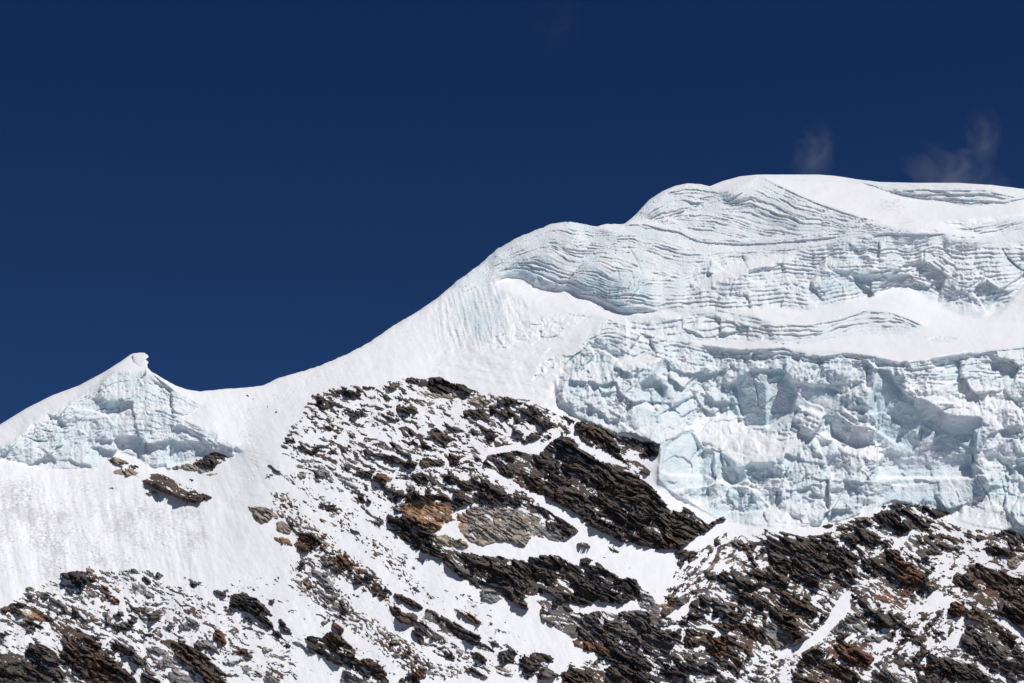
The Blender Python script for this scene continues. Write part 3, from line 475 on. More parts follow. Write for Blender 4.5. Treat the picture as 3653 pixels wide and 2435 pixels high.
R_('F', 'd', '370,1005 430,1000 500,1040 540,1095 480,1085 420,1050'); R_('F', 'k', '560,1140 600,1130 640,1165 590,1168'); R_('F', 'b', '620,1180 690,1170 750,1200 740,1240 680,1230'); R_('F', 'g', '575,925 620,920 680,960 640,972')
R_('F', 'b', '100,1180 140,1180 190,1230 240,1265 300,1280 340,1330 370,1370 340,1360 260,1300 180,1250', 'thin brown rib slanting down the left rim of the rock field')
R_('F', 'd', '1290,645 1400,640 1480,680 1475,720 1400,720 1330,700', 'dark rock below the pale tan ledge'); R_('F', 'd', '1130,730 1220,725 1330,765 1310,790 1200,765'); R_('F', 'd', '1300,840 1370,820 1450,860 1480,900 1400,930 1320,880')
R_('F', 'b', '1580,870 1650,830 1720,880 1780,920 1820,965 1700,945 1600,905', 'olive brown streaked rock in the middle of the rock field'); R_('F', 'm', '1680,810 1800,820 1900,850 1965,870 1900,885 1780,850')
R_('F', 'k', '1290,950 1400,950 1500,980 1480,1005 1390,1000 1330,970'); R_('F', 'd', '1450,1015 1560,985 1620,1020 1700,1060 1620,1065 1520,1035')
R_('F', 'd', '985,1040 1030,1025 1090,1070 1200,1080 1270,1090 1340,1120 1450,1150 1500,1150 1470,1200 1400,1225 1330,1190 1250,1180 1180,1140 1100,1110 1000,1090', 'long grey whaleback slab in the middle of the rock field')
R_('F', 'd', '1040,1000 1150,960 1290,975 1400,1040 1480,1070 1400,1120 1300,1080 1180,1040', 'dark broken slab resting above the grey whaleback')
R_('F', 'b', '1520,1140 1600,1120 1740,1150 1740,1190 1680,1210 1600,1205 1520,1190'); R_('F', 'b', '1770,1070 1860,1085 1910,1115 1850,1150 1830,1200 1780,1190'); R_('F', 'r', '1070,1290 1120,1250 1200,1265 1280,1300 1240,1340 1150,1335 1080,1315', 'reddish lump of rock below the grey whaleback')
R_('F', 'd', '980,1260 1040,1225 1100,1240 1060,1300'); R_('F', 'd', '1490,1300 1560,1250 1640,1290 1660,1330 1560,1340 1500,1335'); R_('F', 'd', '1710,1330 1780,1290 1870,1290 1870,1330 1800,1360'); R_('F', 'd', '880,1215 940,1195 980,1250 920,1260')
R_('F', 'd', '1860,1340 1920,1320 2100,1330 2250,1380 2310,1430 2310,1500 2260,1515 2180,1490 2060,1460 2080,1430 2000,1420 1940,1445 1880,1430 1850,1380', 'smooth charcoal slab left of the great dark crag')
R_('F', 'b', '1370,1450 1450,1415 1560,1430 1700,1480 1700,1510 1620,1520 1600,1546 1400,1546 1370,1500', 'brown crest rock above the orange crag'); R_('F', 'b', '880,1460 960,1460 1050,1500 1100,1540 960,1540 900,1480')
R_('F', 'd', '1950,690 2040,660 2250,680 2250,710 2120,700 2130,760 2040,765 1960,730'); R_('F', 'm', '1970,890 2060,885 2110,905 2060,925 1990,915'); R_('F', 'd', '2100,900 2150,870 2200,900 2240,915 2180,940')
R_('F', 'g', '370,1130 430,1125 540,1140 520,1165 420,1160'); R_('F', 'g', '590,1240 640,1220 690,1270 660,1300 600,1280'); R_('F', 'g', '700,1300 800,1310 900,1360 950,1390 920,1405 830,1360 760,1320'); R_('F', 'g', '370,1280 440,1260 480,1290 420,1310'); R_('F', 'g', '680,1380 720,1370 720,1400 690,1405')
R_('G', 'k', '70,700 170,630 220,625 300,660 350,700 390,712 330,715 240,700 180,730 120,720', 'dark hooded rock near the ice at the right of the rock field'); R_('G', 'k', '80,780 170,740 210,790 150,808'); R_('G', 'k', '215,820 290,795 370,825 330,845'); R_('G', 'd', '430,770 470,768 485,800 450,808'); R_('G', 'd', '500,790 545,795 540,822 510,820')
R_('G', 'k', '0,570 90,575 180,585 130,630 50,620 0,610'); R_('G', 'd', '0,860 80,860 140,890 80,915 0,915'); R_('G', 'm', '160,890 250,870 270,930 200,970 130,950'); R_('G', 'm', '280,930 330,895 370,930 310,968'); R_('G', 'd', '70,970 130,945 185,975 120,985'); R_('G', 'd', '420,730 500,735 590,780 560,800 470,770')
# --- rocks touching the ice
R_('G', 'b', '580,800 640,768 690,775 740,805 860,850 960,900 1000,935 1060,1040 1050,1110 1020,1090 900,1010 760,960 650,930 580,870', 'brown rock bulge wedged against the lower left ice edge')
R_('G', 'k', '1000,930 1040,920 1150,935 1260,970 1330,1010 1350,1060 1340,1100 1290,1110 1200,1105 1150,1060 1060,1040', 'black rounded rock in the hollow under the ice overhang')
R_('G', 'd', '620,930 760,960 860,985 960,1050 1040,1110 1190,1160 1280,1240 1270,1290 1180,1240 1120,1180 1020,1170 900,1080 720,1000', 'narrow dark rib parallel to the ice edge')
R_('V', 'd', '1108,1065 1120,1045 1180,1035 1240,1045 1262,1015 1290,1000 1310,1005 1330,1030 1390,1062 1440,1072 1500,1120 1540,1170 1600,1190 1640,1210 1600,1235 1560,1260 1500,1262 1430,1245 1370,1215 1300,1165 1250,1140 1200,1120 1150,1090', 'great dark crag sloping down right beneath the icefall')
R_('D', 'd', '1500,10 1560,40 1640,110 1720,180 1790,130 1870,100 1890,130 1800,170 1700,230 1640,260 1560,240 1520,150', 'dark rib under the foot of the ice buttress'); R_('D', 'd', '1450,410 1530,395 1640,420 1620,460 1520,460 1440,430')
# --- middle
R_('V', 'o', '925,1165 950,1150 1000,1152 1040,1165 1042,1195 1020,1205 1000,1225 985,1230 960,1200 930,1185', 'orange crag with rust streaks beside the big grey slab')
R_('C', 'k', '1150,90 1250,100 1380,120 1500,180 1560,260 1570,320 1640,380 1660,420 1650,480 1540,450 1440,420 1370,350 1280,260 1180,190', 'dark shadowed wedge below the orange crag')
R_('C', 't', '1560,290 1640,262 1760,300 1860,330 1880,372 1760,390 1640,350')
R_('V', 'w', '1045,1185 1085,1162 1130,1165 1200,1172 1245,1190 1235,1215 1205,1258 1175,1245 1150,1240 1110,1255 1075,1240 1060,1225', 'big smooth grey slab right of the orange crag')
R_('V', 'd', '955,1140 1020,1132 1100,1130 1160,1150 1240,1160 1290,1190 1330,1220 1300,1240 1255,1225 1250,1190 1200,1168 1120,1160 1080,1158 1045,1172 1000,1150', 'dark foliated rock band above the big grey slab')
R_('C', 'd', '1640,400 1700,395 1900,430 2050,455 2150,450 2254,475 2254,860 2200,820 2120,740 2040,700 1950,730 1880,690 1800,640 1720,590 1650,530 1560,515 1700,505 1650,440', 'dark jagged ridge running down right from the orange crag')
R_('C', 'g', '1960,770 2040,725 2110,760 2180,830 2090,870 1990,840'); R_('D', 'g', '340,200 230,180 160,220 250,290 400,320 500,330 440,250'); R_('D', 'd', '550,350 620,330 690,350 690,385 620,370'); R_('D', 'k', '830,365 900,375 970,420 930,430 880,410')
R_('D', 'd', '0,480 130,500 150,460 320,435 420,450 500,500 600,560 640,640 720,720 760,830 690,900 560,880 400,830 320,780 180,810 60,790 0,800', 'massive dark bedded block in the lower middle')
R_('D', 'k', '600,480 660,460 720,490 660,550 610,540'); R_('D', 'k', '640,570 700,520 760,500 810,550 880,600 980,650 1030,645 1100,660 1110,710 1160,760 1240,810 1150,830 1050,850 960,880 850,870 760,830 720,700 650,610', 'black knobbly ridge bordering the bright snow hollow')
R_('D', 'g', '1120,900 1150,820 1240,815 1285,870 1300,950 1200,930', 'grey pyramid rock at the end of the black knobbly ridge'); R_('D', 'o', '1280,845 1350,865 1450,885 1380,905 1310,880')
R_('D', 'm', '200,830 320,850 500,890 560,950 650,960 780,930 900,960 1000,930 1120,930 1300,970 1330,1000 1380,1060 1400,1120 1500,1080 1500,1280 1300,1290 1100,1250 960,1200 880,1230 760,1200 640,1200 500,1160 420,1110 350,1060 240,1000 260,900', 'broad grey brown bedded outcrop in the lower middle')
R_('D', 'm', '900,1205 1000,1222 1100,1255 1300,1300 1500,1290 1720,1330 1800,1380 1840,1460 1780,1470 1600,1400 1400,1350 1200,1330 1000,1280', 'long pale-topped slab with a shaded underside at the bottom')
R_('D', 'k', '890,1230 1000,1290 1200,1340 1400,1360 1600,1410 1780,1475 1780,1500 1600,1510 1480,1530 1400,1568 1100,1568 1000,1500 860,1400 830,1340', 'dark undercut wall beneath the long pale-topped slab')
R_('D', 'r', '520,1200 600,1180 720,1200 820,1240 880,1310 820,1330 720,1290 600,1280', 'rusty ledge at the tip of the snow apron'); R_('D', 'b', '460,1500 500,1430 600,1440 700,1450 780,1460 860,1420 980,1440 1060,1500 1110,1600 440,1600', 'brown rock mass at the bottom edge left of centre')
R_('D', 'd', '40,1380 110,1330 200,1370 280,1420 200,1420 100,1400'); R_('D', 'd', '140,1320 220,1300 340,1320 375,1370 280,1380 200,1350'); R_('D', 'd', '60,1410 200,1430 200,1510 90,1500'); R_('D', 'b', '610,1390 680,1365 720,1380 660,1425'); R_('D', 'k', '740,1340 820,1335 880,1360 900,1390 820,1380')
R_('D', 'd', '0,800 60,800 120,850 150,930 90,910 0,860'); R_('D', 'm', '250,1480 320,1440 420,1500 380,1540 260,1530')
R_('D', 'k', '1560,880 1600,830 1700,820 1760,880 1760,960 1700,1040 1600,1070 1480,1020 1560,970', 'black rounded buttress right of the small snow gully'); R_('D', 'b', '1500,1100 1580,1080 1700,1090 1800,1120 1740,1200 1680,1230 1580,1240 1510,1270 1530,1150')
R_('D', 'r', '1720,1230 1780,1170 1880,1150 1890,1220 1870,1320 1800,1370 1740,1320', 'upright rust red slab in the lower centre'); R_('D', 'k', '1795,650 1830,600 1880,575 1920,610 1950,670 1880,680', 'small black peak above the black rounded buttress')
R_('D', 'b', '1750,1040 1900,1020 2060,1070 2150,1050 2200,1150 2230,1200 2230,1270 2200,1260 2190,1360 2100,1300 1960,1240 1900,1300 1895,1150', 'brown splintered rock left of the pale corner rock')
R_('D', 'd', '1960,640 2040,620 2150,700 2254,760 2254,940 2150,950 2050,880 1980,760', 'dark bedded rib running down from the small black peak'); R_('D', 'g', '1760,690 1860,680 1960,740 1960,790 1880,760'); R_('D', 'm', '1620,790 1720,780 1850,850 1880,910 1780,870')
# --- right
R_('E', 'd', '0,250 200,285 450,295 640,365 740,430 800,500 790,640 720,735 600,755 560,780 440,755 350,735 260,700 120,720 0,700', 'broad dark slabby ridge below the ice at centre right')
R_('E', 'b', '0,740 150,760 250,820 350,840 420,900 450,960 420,1010 350,1080 380,1130 300,1170 200,1190 130,1120 80,1040 0,960', 'brown cliff descending to the white gully')
R_('E', 'g', '0,990 80,1050 130,1120 210,1150 230,1220 160,1240 90,1270 0,1180', 'pale corner rock at the foot of the brown cliff')
R_('E', 'd', '820,480 900,470 1000,420 1080,380 1120,420 1120,560 1130,650 1160,820 1060,740 960,680 860,660 800,620', 'dark left side of the central triangular spur')
R_('E', 'r', '1100,400 1150,420 1200,480 1260,560 1340,590 1370,650 1320,710 1290,770 1210,830 1165,815 1135,650 1125,540', 'rust brown right side of the central triangular spur')
R_('E', 'r', '940,790 1040,750 1120,800 1190,870 1225,930 1170,940 1060,910 980,850 920,830', 'red brown slab below the central triangular spur')
R_('E', 'k', '730,720 800,720 820,780 780,840 720,880', name='boulder', label='upright black rock standing at the side of the white gully'); R_('E', 'b', '790,840 880,770 910,820 830,870'); R_('E', 'd', '1240,820 1290,780 1340,840 1300,880 1250,860', 'squat dark boulder right of the red brown slab', 'boulder'); R_('E', 'd', '1300,770 1360,730 1390,790 1380,840 1335,830')
R_('E', 'b', '1640,600 1740,610 1760,530 1860,510 1960,560 2060,600 2160,620 2257,600 2400,640 2400,1200 2257,1100 2200,1090 2120,1020 2000,960 1900,900 1800,840 1750,760 1700,740 1620,690', 'big brown bedded spur at the right edge')
R_('E', 'r', '1600,870 1660,840 1730,860 1740,920 1700,1000 1640,980 1560,980'); R_('E', 'b', '1740,960 1800,900 1900,950 2000,1020 2100,1080 2200,1180 2230,1240 2140,1230 2060,1150 1960,1100 1850,1040 1760,1010', 'brown rib below the big bedded spur')
R_('E', 'm', '1700,1160 1760,1050 1820,1060 1860,1120 1960,1160 2060,1230 2150,1300 2257,1360 2400,1420 2400,1560 2257,1500 2150,1480 2000,1440 1900,1400 1780,1330 1710,1260', 'grey layered prow at the lower right')
R_('E', 'd', '1530,1400 1620,1380 1740,1390 1860,1440 1960,1500 2050,1600 1520,1600 1510,1450', 'dark lumpy mass in the bottom right'); R_('E', 'r', '490,1290 560,1230 680,1215 800,1240 820,1280 930,1310 950,1350 910,1400 850,1450 760,1420 640,1380 570,1320', 'dark red flat-topped rock low on the white gully')
R_('E', 'b', '270,1370 380,1310 460,1350 580,1390 700,1430 800,1480 820,1530 780,1600 280,1600 230,1470', 'brown block below the dark red flat-topped rock'); R_('E', 'm', '970,1480 1050,1440 1150,1470 1220,1510 1240,1600 960,1600', 'grey square-cut rock at the bottom edge')
R_('E', 'k', '970,12 1050,5 1150,-20 1250,0 1400,10 1440,40 1600,65 1610,90 1470,110 1400,90 1300,50 1200,15 1080,22', 'black rock mouth under the ice at centre right')  # overhang shadow below the ice edge, drawn as a black rock strip
R_('E', 'd', '900,110 1000,60 1100,45 1200,25 1260,15 1290,60 1350,90 1450,120 1430,200 1380,250 1300,210 1180,260 1100,240 1000,190 940,130', 'dark domed outcrop just under the black rock mouth')
R_('E', 'b', '650,200 730,190 770,220 700,245 640,230'); R_('E', 'd', '680,260 790,230 880,260 1000,310 1080,340 960,330 860,330 840,370 760,360 700,310', 'dark ledge left of the domed outcrop'); R_('E', 'k', '450,195 560,165 640,165 560,195')  # the black piece draws shade under the ice edge as rock
R_('E', 'g', '480,1180 600,1100 700,1060 800,1050 900,1110 960,1160 1060,1180 980,1210 900,1190 800,1130 700,1110', 'pale grey slab half under snow beside the white gully')
for s_ in ('1140,1050 1180,1015 1230,1060 1200,1095 1150,1080', '1270,1060 1330,1060 1340,1090 1280,1090', '1340,1080 1420,1070 1440,1100 1400,1120', '1270,1180 1340,1160 1380,1120 1420,1160 1400,1210 1340,1225 1280,1210', '1150,1130 1220,1120 1280,1160 1220,1180', '1140,1190 1210,1180 1240,1210 1180,1225', '920,980 950,965 980,1020 940,1040', '440,1020 470,970 515,990 480,1040', '370,1060 410,1050 410,1090 380,1100', '820,960 880,950 900,1010 850,1050 810,1000', '1370,650 1420,645 1430,685 1390,690', '1570,750 1620,730 1640,780 1590,790', '1000,900 1040,940 1000,980 940,960 960,920', '1080,1000 1130,985 1150,1050 1100,1070', '1430,540 1470,535 1480,590 1430,590'):
    R_('E', 'd', s_, name='boulder')
R_('E', 'k', '1440,1130 1500,1100 1560,1120 1590,1180 1540,1230 1470,1220', 'largest dark boulder in the boulder-strewn hollow at lower right', 'boulder'); R_('E', 'b', '1215,970 1250,960 1280,990 1240,1020', 'lone brown boulder on snow below the red brown slab', 'boulder')
R_('E', 'm', '1300,400 1400,360 1480,360 1500,410 1420,440 1450,490 1380,480 1300,440', 'grey bedded rock in the upper right snow'); R_('E', 'm', '1980,270 2060,220 2160,230 2257,260 2400,280 2400,340 2257,330 2160,380 2080,350 1990,320', 'grey outcrop against the ice at the right edge')
R_('E', 'd', '1920,410 2000,340 2100,370 2140,430 2060,450 1980,460'); R_('E', 'm', '1640,370 1720,345 1740,390 1680,410'); R_('E', 't', '2100,480 2180,460 2230,490 2180,550 2110,540', 'pale tan boulder near the right edge', 'boulder')
R_('E', 'd', '1400,1280 1480,1330 1520,1380 1480,1400 1440,1370'); R_('E', 'd', '1040,1320 1140,1310 1220,1350 1290,1400 1280,1440 1180,1430 1100,1390'); R_('E', 'r', '1370,1430 1450,1400 1510,1450 1440,1480 1380,1470'); R_('E', 'd', '20,1400 90,1390 80,1450 40,1500 10,1460'); R_('E', 'd', '0,1310 60,1300 100,1350 30,1380')
R_('E', 'r', '880,1230 920,1230 930,1290 880,1280'); R_('E', 'k', '900,340 960,345 940,420 905,415')
# --- lower left
R_('B', 'k', '530,625 590,600 680,580 760,590 800,640 880,700 900,760 940,850 900,870 860,800 820,740 740,740 680,710 640,660 560,650', 'black crag crowning the lower left rock field')
R_('B', 'r', '770,600 830,650 900,690 960,750 1010,800 1060,850 1060,885 1000,890 940,830 900,760 850,680', 'rusty brown rib on the right side of the black crag')
R_('B', 'm', '1240,640 1290,630 1330,660 1325,710 1290,720 1255,690', 'square grey boulder right of the black crag', 'boulder'); R_('B', 'g', '1150,690 1200,690 1280,730 1300,760 1290,800 1240,795 1200,750', 'rounded grey boulder leaning below the square grey boulder', 'boulder')
R_('B', 'm', '1370,600 1410,590 1445,630 1400,655 1370,625', name='boulder'); R_('B', 'm', '1150,560 1200,565 1220,600 1170,600', name='boulder'); R_('B', 't', '210,740 260,720 310,740 300,770 250,770', 'tan boulder at the far left edge of the lower rocks', 'boulder'); R_('B', 't', '750,560 790,540 830,580 820,610 770,590', 'tan boulder on top of the black crag', 'boulder')
R_('B', 'o', '250,990 290,940 330,960 370,1000 340,1020 260,1010', 'orange boulder in the lower left rocks', 'boulder'); R_('B', 't', '190,940 230,930 250,960 240,1000 200,990', name='boulder'); R_('B', 'd', '120,940 180,920 210,980 150,990')
R_('B', 'b', '0,920 100,870 200,850 260,860 300,890 350,930 400,960 480,1010 420,1015 340,985 260,930 180,905 100,930 0,960', 'thin brown rib along the lower left snow edge'); R_('B', 'k', '210,1040 280,1020 340,1050 400,1080 360,1100 290,1100 220,1080'); R_('B', 'd', '0,1130 60,1100 130,1105 110,1150 40,1160')
R_('B', 'd', '550,1140 640,1160 560,1200 535,1250 545,1310 620,1400 700,1568 0,1568 -300,1568 -300,1340 0,1310 60,1290 200,1320 260,1240 330,1220 400,1240 470,1290 540,1310', 'dark layered mass in the bottom left corner')
R_('B', 'b', '430,1050 520,1020 600,1060 700,1090 800,1150 870,1230 930,1300 1000,1360 1060,1420 1130,1470 1180,1520 1240,1600 700,1600 620,1400 545,1310 560,1200 640,1160 560,1150 470,1120', 'brown ridge rising right of the dark bottom left mass')
R_('B', 'k', '960,930 1020,940 1070,980 1095,1020 1040,1010'); R_('B', 'g', '870,990 940,980 1040,1015 970,1022'); R_('B', 'k', '1110,970 1180,960 1225,990 1220,1010 1150,1000'); R_('B', 'd', '1110,885 1180,900 1250,930 1200,945 1140,910'); R_('B', 'k', '1120,1030 1180,1015 1220,1035 1150,1060'); R_('B', 'm', '680,1000 720,1010 790,1060 800,1080 740,1080'); R_('B', 'm', '420,820 470,815 540,880 500,890')
R_('B', 'k', '1210,1085 1290,1110 1340,1130 1390,1160 1300,1165 1240,1140'); R_('B', 'b', '1280,1070 1330,1070 1365,1100 1310,1110'); R_('B', 'g', '1560,1060 1640,1040 1650,1010 1720,1010 1780,1080 1740,1110 1600,1100', 'flat light grey slab in the open lower left snow'); R_('B', 'g', '1430,1060 1540,1060 1530,1085 1440,1090')
R_('B', 'b', '1640,910 1700,930 1780,980 1790,1010 1740,1010 1680,970 1590,945'); R_('B', 'g', '1730,1190 1880,1195 1880,1230 1860,1265 1760,1250'); R_('B', 'r', '1880,1130 1920,1090 1990,1160 2000,1220 1940,1235 1890,1190', 'rusty upright rock in the open lower left snow')
R_('B', 'b', '1390,1205 1500,1180 1600,1210 1700,1250 1780,1290 1850,1360 1920,1430 1960,1470 2000,1520 2010,1600 1820,1600 1760,1500 1680,1440 1600,1370 1520,1300 1440,1240', 'long dark rusty rib at the bottom left')
R_('B', 'g', '1280,1260 1340,1245 1440,1270 1500,1320 1560,1370 1620,1410 1530,1415 1440,1430 1380,1390 1440,1340 1320,1300', 'light grey slab left of the dark rusty rib'); R_('B', 'g', '1470,1460 1560,1460 1700,1520 1800,1590 1520,1590', 'pale slab at the bottom edge under the dark rusty rib')
R_('B', 'm', '1110,1340 1200,1350 1290,1400 1350,1450 1390,1500 1360,1510 1250,1440 1160,1390'); R_('B', 'd', '1230,1450 1300,1500 1400,1540 1430,1600 1260,1600'); R_('B', 'd', '930,1210 1000,1235 1100,1270 1180,1330 1100,1310 1000,1290 940,1250')
R_('B', 'k', '2010,880 2060,850 2140,890 2200,900 2300,960 2400,1040 2420,1110 2350,1090 2200,960 2120,930 2030,900', 'dark tapering rib in the lower left snow'); R_('B', 'k', '2030,800 2100,780 2254,820 2280,880 2150,860 2060,830'); R_('B', 'k', '1870,760 1930,755 2000,800 1950,810'); R_('B', 'k', '1960,745 2010,745 2015,770 1980,775'); R_('C', 'k', '190,1010 220,1000 280,1070 330,1130 300,1150 230,1110')
R_('B', 'g', '2120,1420 2180,1410 2230,1450 2190,1480 2130,1455'); R_('B', 'g', '1940,1390 2030,1385 2120,1360 2175,1370 2100,1400 2000,1415'); R_('B', 'r', '2100,1280 2170,1290 2230,1340 2210,1355 2140,1320')
R_('C', 'r', '70,1400 110,1400 170,1450 260,1500 240,1520 150,1480'); R_('C', 'g', '60,1530 120,1500 200,1530 250,1568 90,1568'); R_('C', 'g', '40,1280 120,1265 160,1280 80,1315'); R_('C', 'g', '190,1335 300,1325 290,1345 200,1350'); R_('C', 'k', '100,1080 200,1110 240,1180 180,1150')
# --- centre left
R_('C', 't', '-75,15 0,20 80,20 150,50 160,100 120,150 60,170 0,140 -40,60', 'pale tan boulder at the top of the rusty rock trail', 'boulder'); R_('C', 't', '180,160 240,140 290,180 310,230 300,265 240,250 180,240', 'cracked beige boulder below the pale tan one', 'boulder')
R_('C', 'k', '250,130 300,140 330,190 370,240 460,255 520,300 560,345 540,372 500,320 400,260 350,262 300,200', 'black curved rib above the round rusty boulder'); R_('C', 'r', '330,350 380,290 440,270 500,310 520,370 470,410 410,435 360,400', 'round rusty boulder under the black curved rib', 'boulder')
R_('C', 'o', '150,290 230,280 300,310 330,380 290,360 220,330'); R_('C', 'm', '560,470 600,430 660,440 700,470 670,500 600,490', name='boulder'); R_('C', 'r', '690,440 760,440 810,480 850,500 830,540 760,520 700,500', 'red brown rocks halfway down the rusty trail')
R_('C', 'b', '850,610 900,610 950,630 940,680 890,710 870,650'); R_('C', 'k', '950,620 1010,600 1040,650 1020,690 960,680'); R_('C', 'd', '760,540 840,560 850,600 790,590'); R_('C', 'm', '830,200 880,210 930,260 880,250'); R_('C', 'd', '580,0 680,0 705,45 670,60 620,30'); R_('C', 'd', '1060,700 1110,705 1200,780 1240,830 1150,770')
R_('C', 'b', '1215,780 1300,790 1400,850 1470,900 1470,935 1380,920 1300,860 1230,820', 'brown slab pair at the end of the rusty trail'); R_('C', 'k', '1340,720 1400,725 1455,770 1430,775'); R_('C', 'b', '1170,890 1270,900 1300,960 1380,950 1430,980 1420,1030 1340,1060 1270,1040 1200,970', 'brown broken slab below the brown slab pair')
R_('C', 'd', '1420,1020 1500,1060 1600,1130 1700,1190 1600,1200 1500,1160 1440,1100', 'dark rib left of the long grey slab'); R_('C', 'm', '1490,920 1560,930 1700,1010 1850,1090 1990,1170 1980,1200 1850,1200 1720,1180 1640,1110 1560,1040 1480,1010', 'long grey slab slanting down right in the lower middle')
R_('C', 'r', '1730,900 1800,920 1900,970 1990,1040 1960,1060 1880,1030 1800,960', 'reddish sliver lying on the open snow in the lower middle'); R_('C', 'd', '1370,1100 1430,1110 1480,1170 1490,1230 1410,1180'); R_('C', 'd', '1610,1250 1660,1240 1720,1290 1760,1350 1740,1380 1680,1340')
R_('C', 't', '1760,1270 1840,1270 1820,1340 1780,1350'); R_('C', 'm', '1830,1210 1950,1190 2100,1280 2110,1300 2000,1290 1900,1260'); R_('C', 'b', '1870,1290 1960,1300 2050,1370 1980,1380'); R_('C', 'm', '2130,1300 2254,1265 2254,1400 2150,1400')
R_('C', 'd', '1830,1400 1900,1420 2000,1490 2060,1530 1980,1520 1880,1450'); R_('C', 't', '2100,1420 2170,1410 2254,1480 2180,1470'); R_('D', 'd', '0,1270 40,1290 20,1400 0,1400')
R_('C', 'b', '560,1200 640,1110 700,1130 780,1190 880,1280 880,1330 820,1360 740,1340 650,1290 580,1270', 'hump-backed brown rock at the bottom centre left'); R_('C', 'k', '420,1180 480,1150 570,1170 600,1280 700,1340 780,1390 760,1430 680,1400 560,1330 440,1230', 'black rib along the left of the hump-backed brown rock')
R_('C', 'k', '760,1400 830,1370 950,1440 960,1500 900,1480 830,1440'); R_('C', 'k', '760,1470 820,1450 920,1530 900,1568 790,1530'); R_('C', 'b', '890,1380 960,1350 1040,1370 1110,1430 1160,1500 1190,1600 1100,1600 1010,1500 930,1440', 'curved brown fin at the bottom edge below the hump-backed rock'); R_('C', 'b', '910,1540 960,1490 1020,1530 1050,1600 900,1600'); R_('C', 'd', '1260,1540 1340,1500 1430,1530 1470,1600 1250,1600'); R_('C', 'r', '1370,1500 1400,1455 1460,1470 1500,1530 1420,1530')
R_('C', 'k', '610,970 690,955 760,985 830,1030 760,1030 700,1000'); R_('C', 'r', '645,1050 700,1045 780,1090 770,1130 700,1090'); R_('C', 't', '550,1040 620,1020 660,1030 600,1050'); R_('C', 'g', '740,1530 800,1520 870,1550 820,1580 750,1570'); R_('C', 'g', '300,1210 380,1200 440,1260 520,1320 470,1320 400,1260')
R_('C', 'r', '110,840 160,830 180,860 130,860'); R_('C', 'd', '0,820 60,870 120,940 160,990 100,970 0,930'); R_('C', 'g', '480,560 560,590 650,640 700,740 660,780 600,700 500,610'); R_('C', 'g', '550,760 640,790 690,850 640,840 580,800'); R_('C', 'g', '650,900 720,880 760,940 690,945')
R_('C', 'm', '1700,530 1800,540 1900,580 1990,610 1900,640 1780,610', 'grey bedded rock below the dark jagged ridge'); R_('C', 'm', '1020,150 1090,110 1140,160 1090,195')

# zones of scattered rock: (points, fraction of rock, stone size, colour weights)
ZN = [
 (P('V', '640,1060 900,1150 1000,1290 1200,1420 1360,1500 1400,1568 640,1568 640,1480 560,1400 470,1330 620,1290 600,1200'), .05),
 (P('V', '715,895 790,880 860,878 930,862 1000,862 1080,885 1150,905 1220,918 1340,962 1320,1000 1270,1010 1230,1040 1110,1050 1120,1080 1240,1150 1250,1200 1050,1160 900,1150 800,1140 700,1110 640,1070 640,1010 680,960'), .37),
 (P('V', '0,1395 60,1350 130,1310 330,1300 380,1340 430,1330 470,1370 560,1350 640,1450 700,1568 0,1568 -150,1568 -150,1400'), .32),
 (P('V', '130,1320 230,1300 380,1310 370,1370 250,1390 200,1350'), .45),
 (P('V', '0,1400 100,1350 180,1340 330,1400 380,1470 300,1500 150,1440 0,1480'), .5),
 (P('V', '600,1115 660,1140 720,1200 800,1270 880,1330 900,1390 840,1360 760,1320 700,1250 640,1180'), .58),
 (P('V', '660,1310 700,1270 760,1320 820,1400 900,1450 1000,1520 1060,1568 960,1568 860,1490 760,1420 700,1370'), .58),
 (P('V', '640,1060 700,1100 800,1180 900,1260 980,1350 1040,1400 960,1370 860,1290 760,1190 680,1120'), .36),
 (P('V', '900,1390 1000,1430 1100,1500 1200,1568 1060,1568 960,1480'), .34), (P('V', '1100,1420 1250,1460 1350,1568 1180,1568'), .2),
 (P('V', '1050,1090 1200,1120 1330,1220 1250,1200 1150,1165 900,1165 820,1150 900,1120'), .55), (P('V', '870,1150 960,1150 960,1250 1040,1300 900,1230'), .5),
 (P('V', '1540,1270 1560,1220 1640,1210 1720,1215 1900,1210 1980,1180 2100,1160 2200,1200 2352,1225 2700,1250 2700,1700 1330,1700 1420,1568 1240,1470 1330,1400 1450,1400 1520,1370 1530,1320'), .67),
 (P('V', '1600,1215 1680,1215 1640,1290 1560,1340 1530,1350 1540,1290'), .42), (P('V', '1640,1215 1720,1218 1800,1240 1760,1300 1700,1290 1650,1330 1620,1290'), .55), (P('V', '1900,1480 2000,1440 2060,1480 1960,1568 1800,1568 1800,1520'), .38), (P('V', '2080,1380 2200,1330 2260,1400 2230,1460 2120,1500 2060,1470'), .36),
 (P('V', '2130,1270 2240,1230 2330,1290 2250,1350 2180,1400 2140,1330'), .36), (P('V', '1240,1500 1400,1490 1440,1568 1240,1568'), .4),
 (P('V', '600,1120 700,1060 640,1050 600,1080'), .1), (P('V', '430,1310 500,1340 450,1380 390,1360'), .28), (P('V', '780,1150 850,1130 920,1160 870,1200'), .25),
 (P('V', '420,1400 520,1380 560,1430 680,1500 640,1568 500,1568 430,1480'), .2),
]
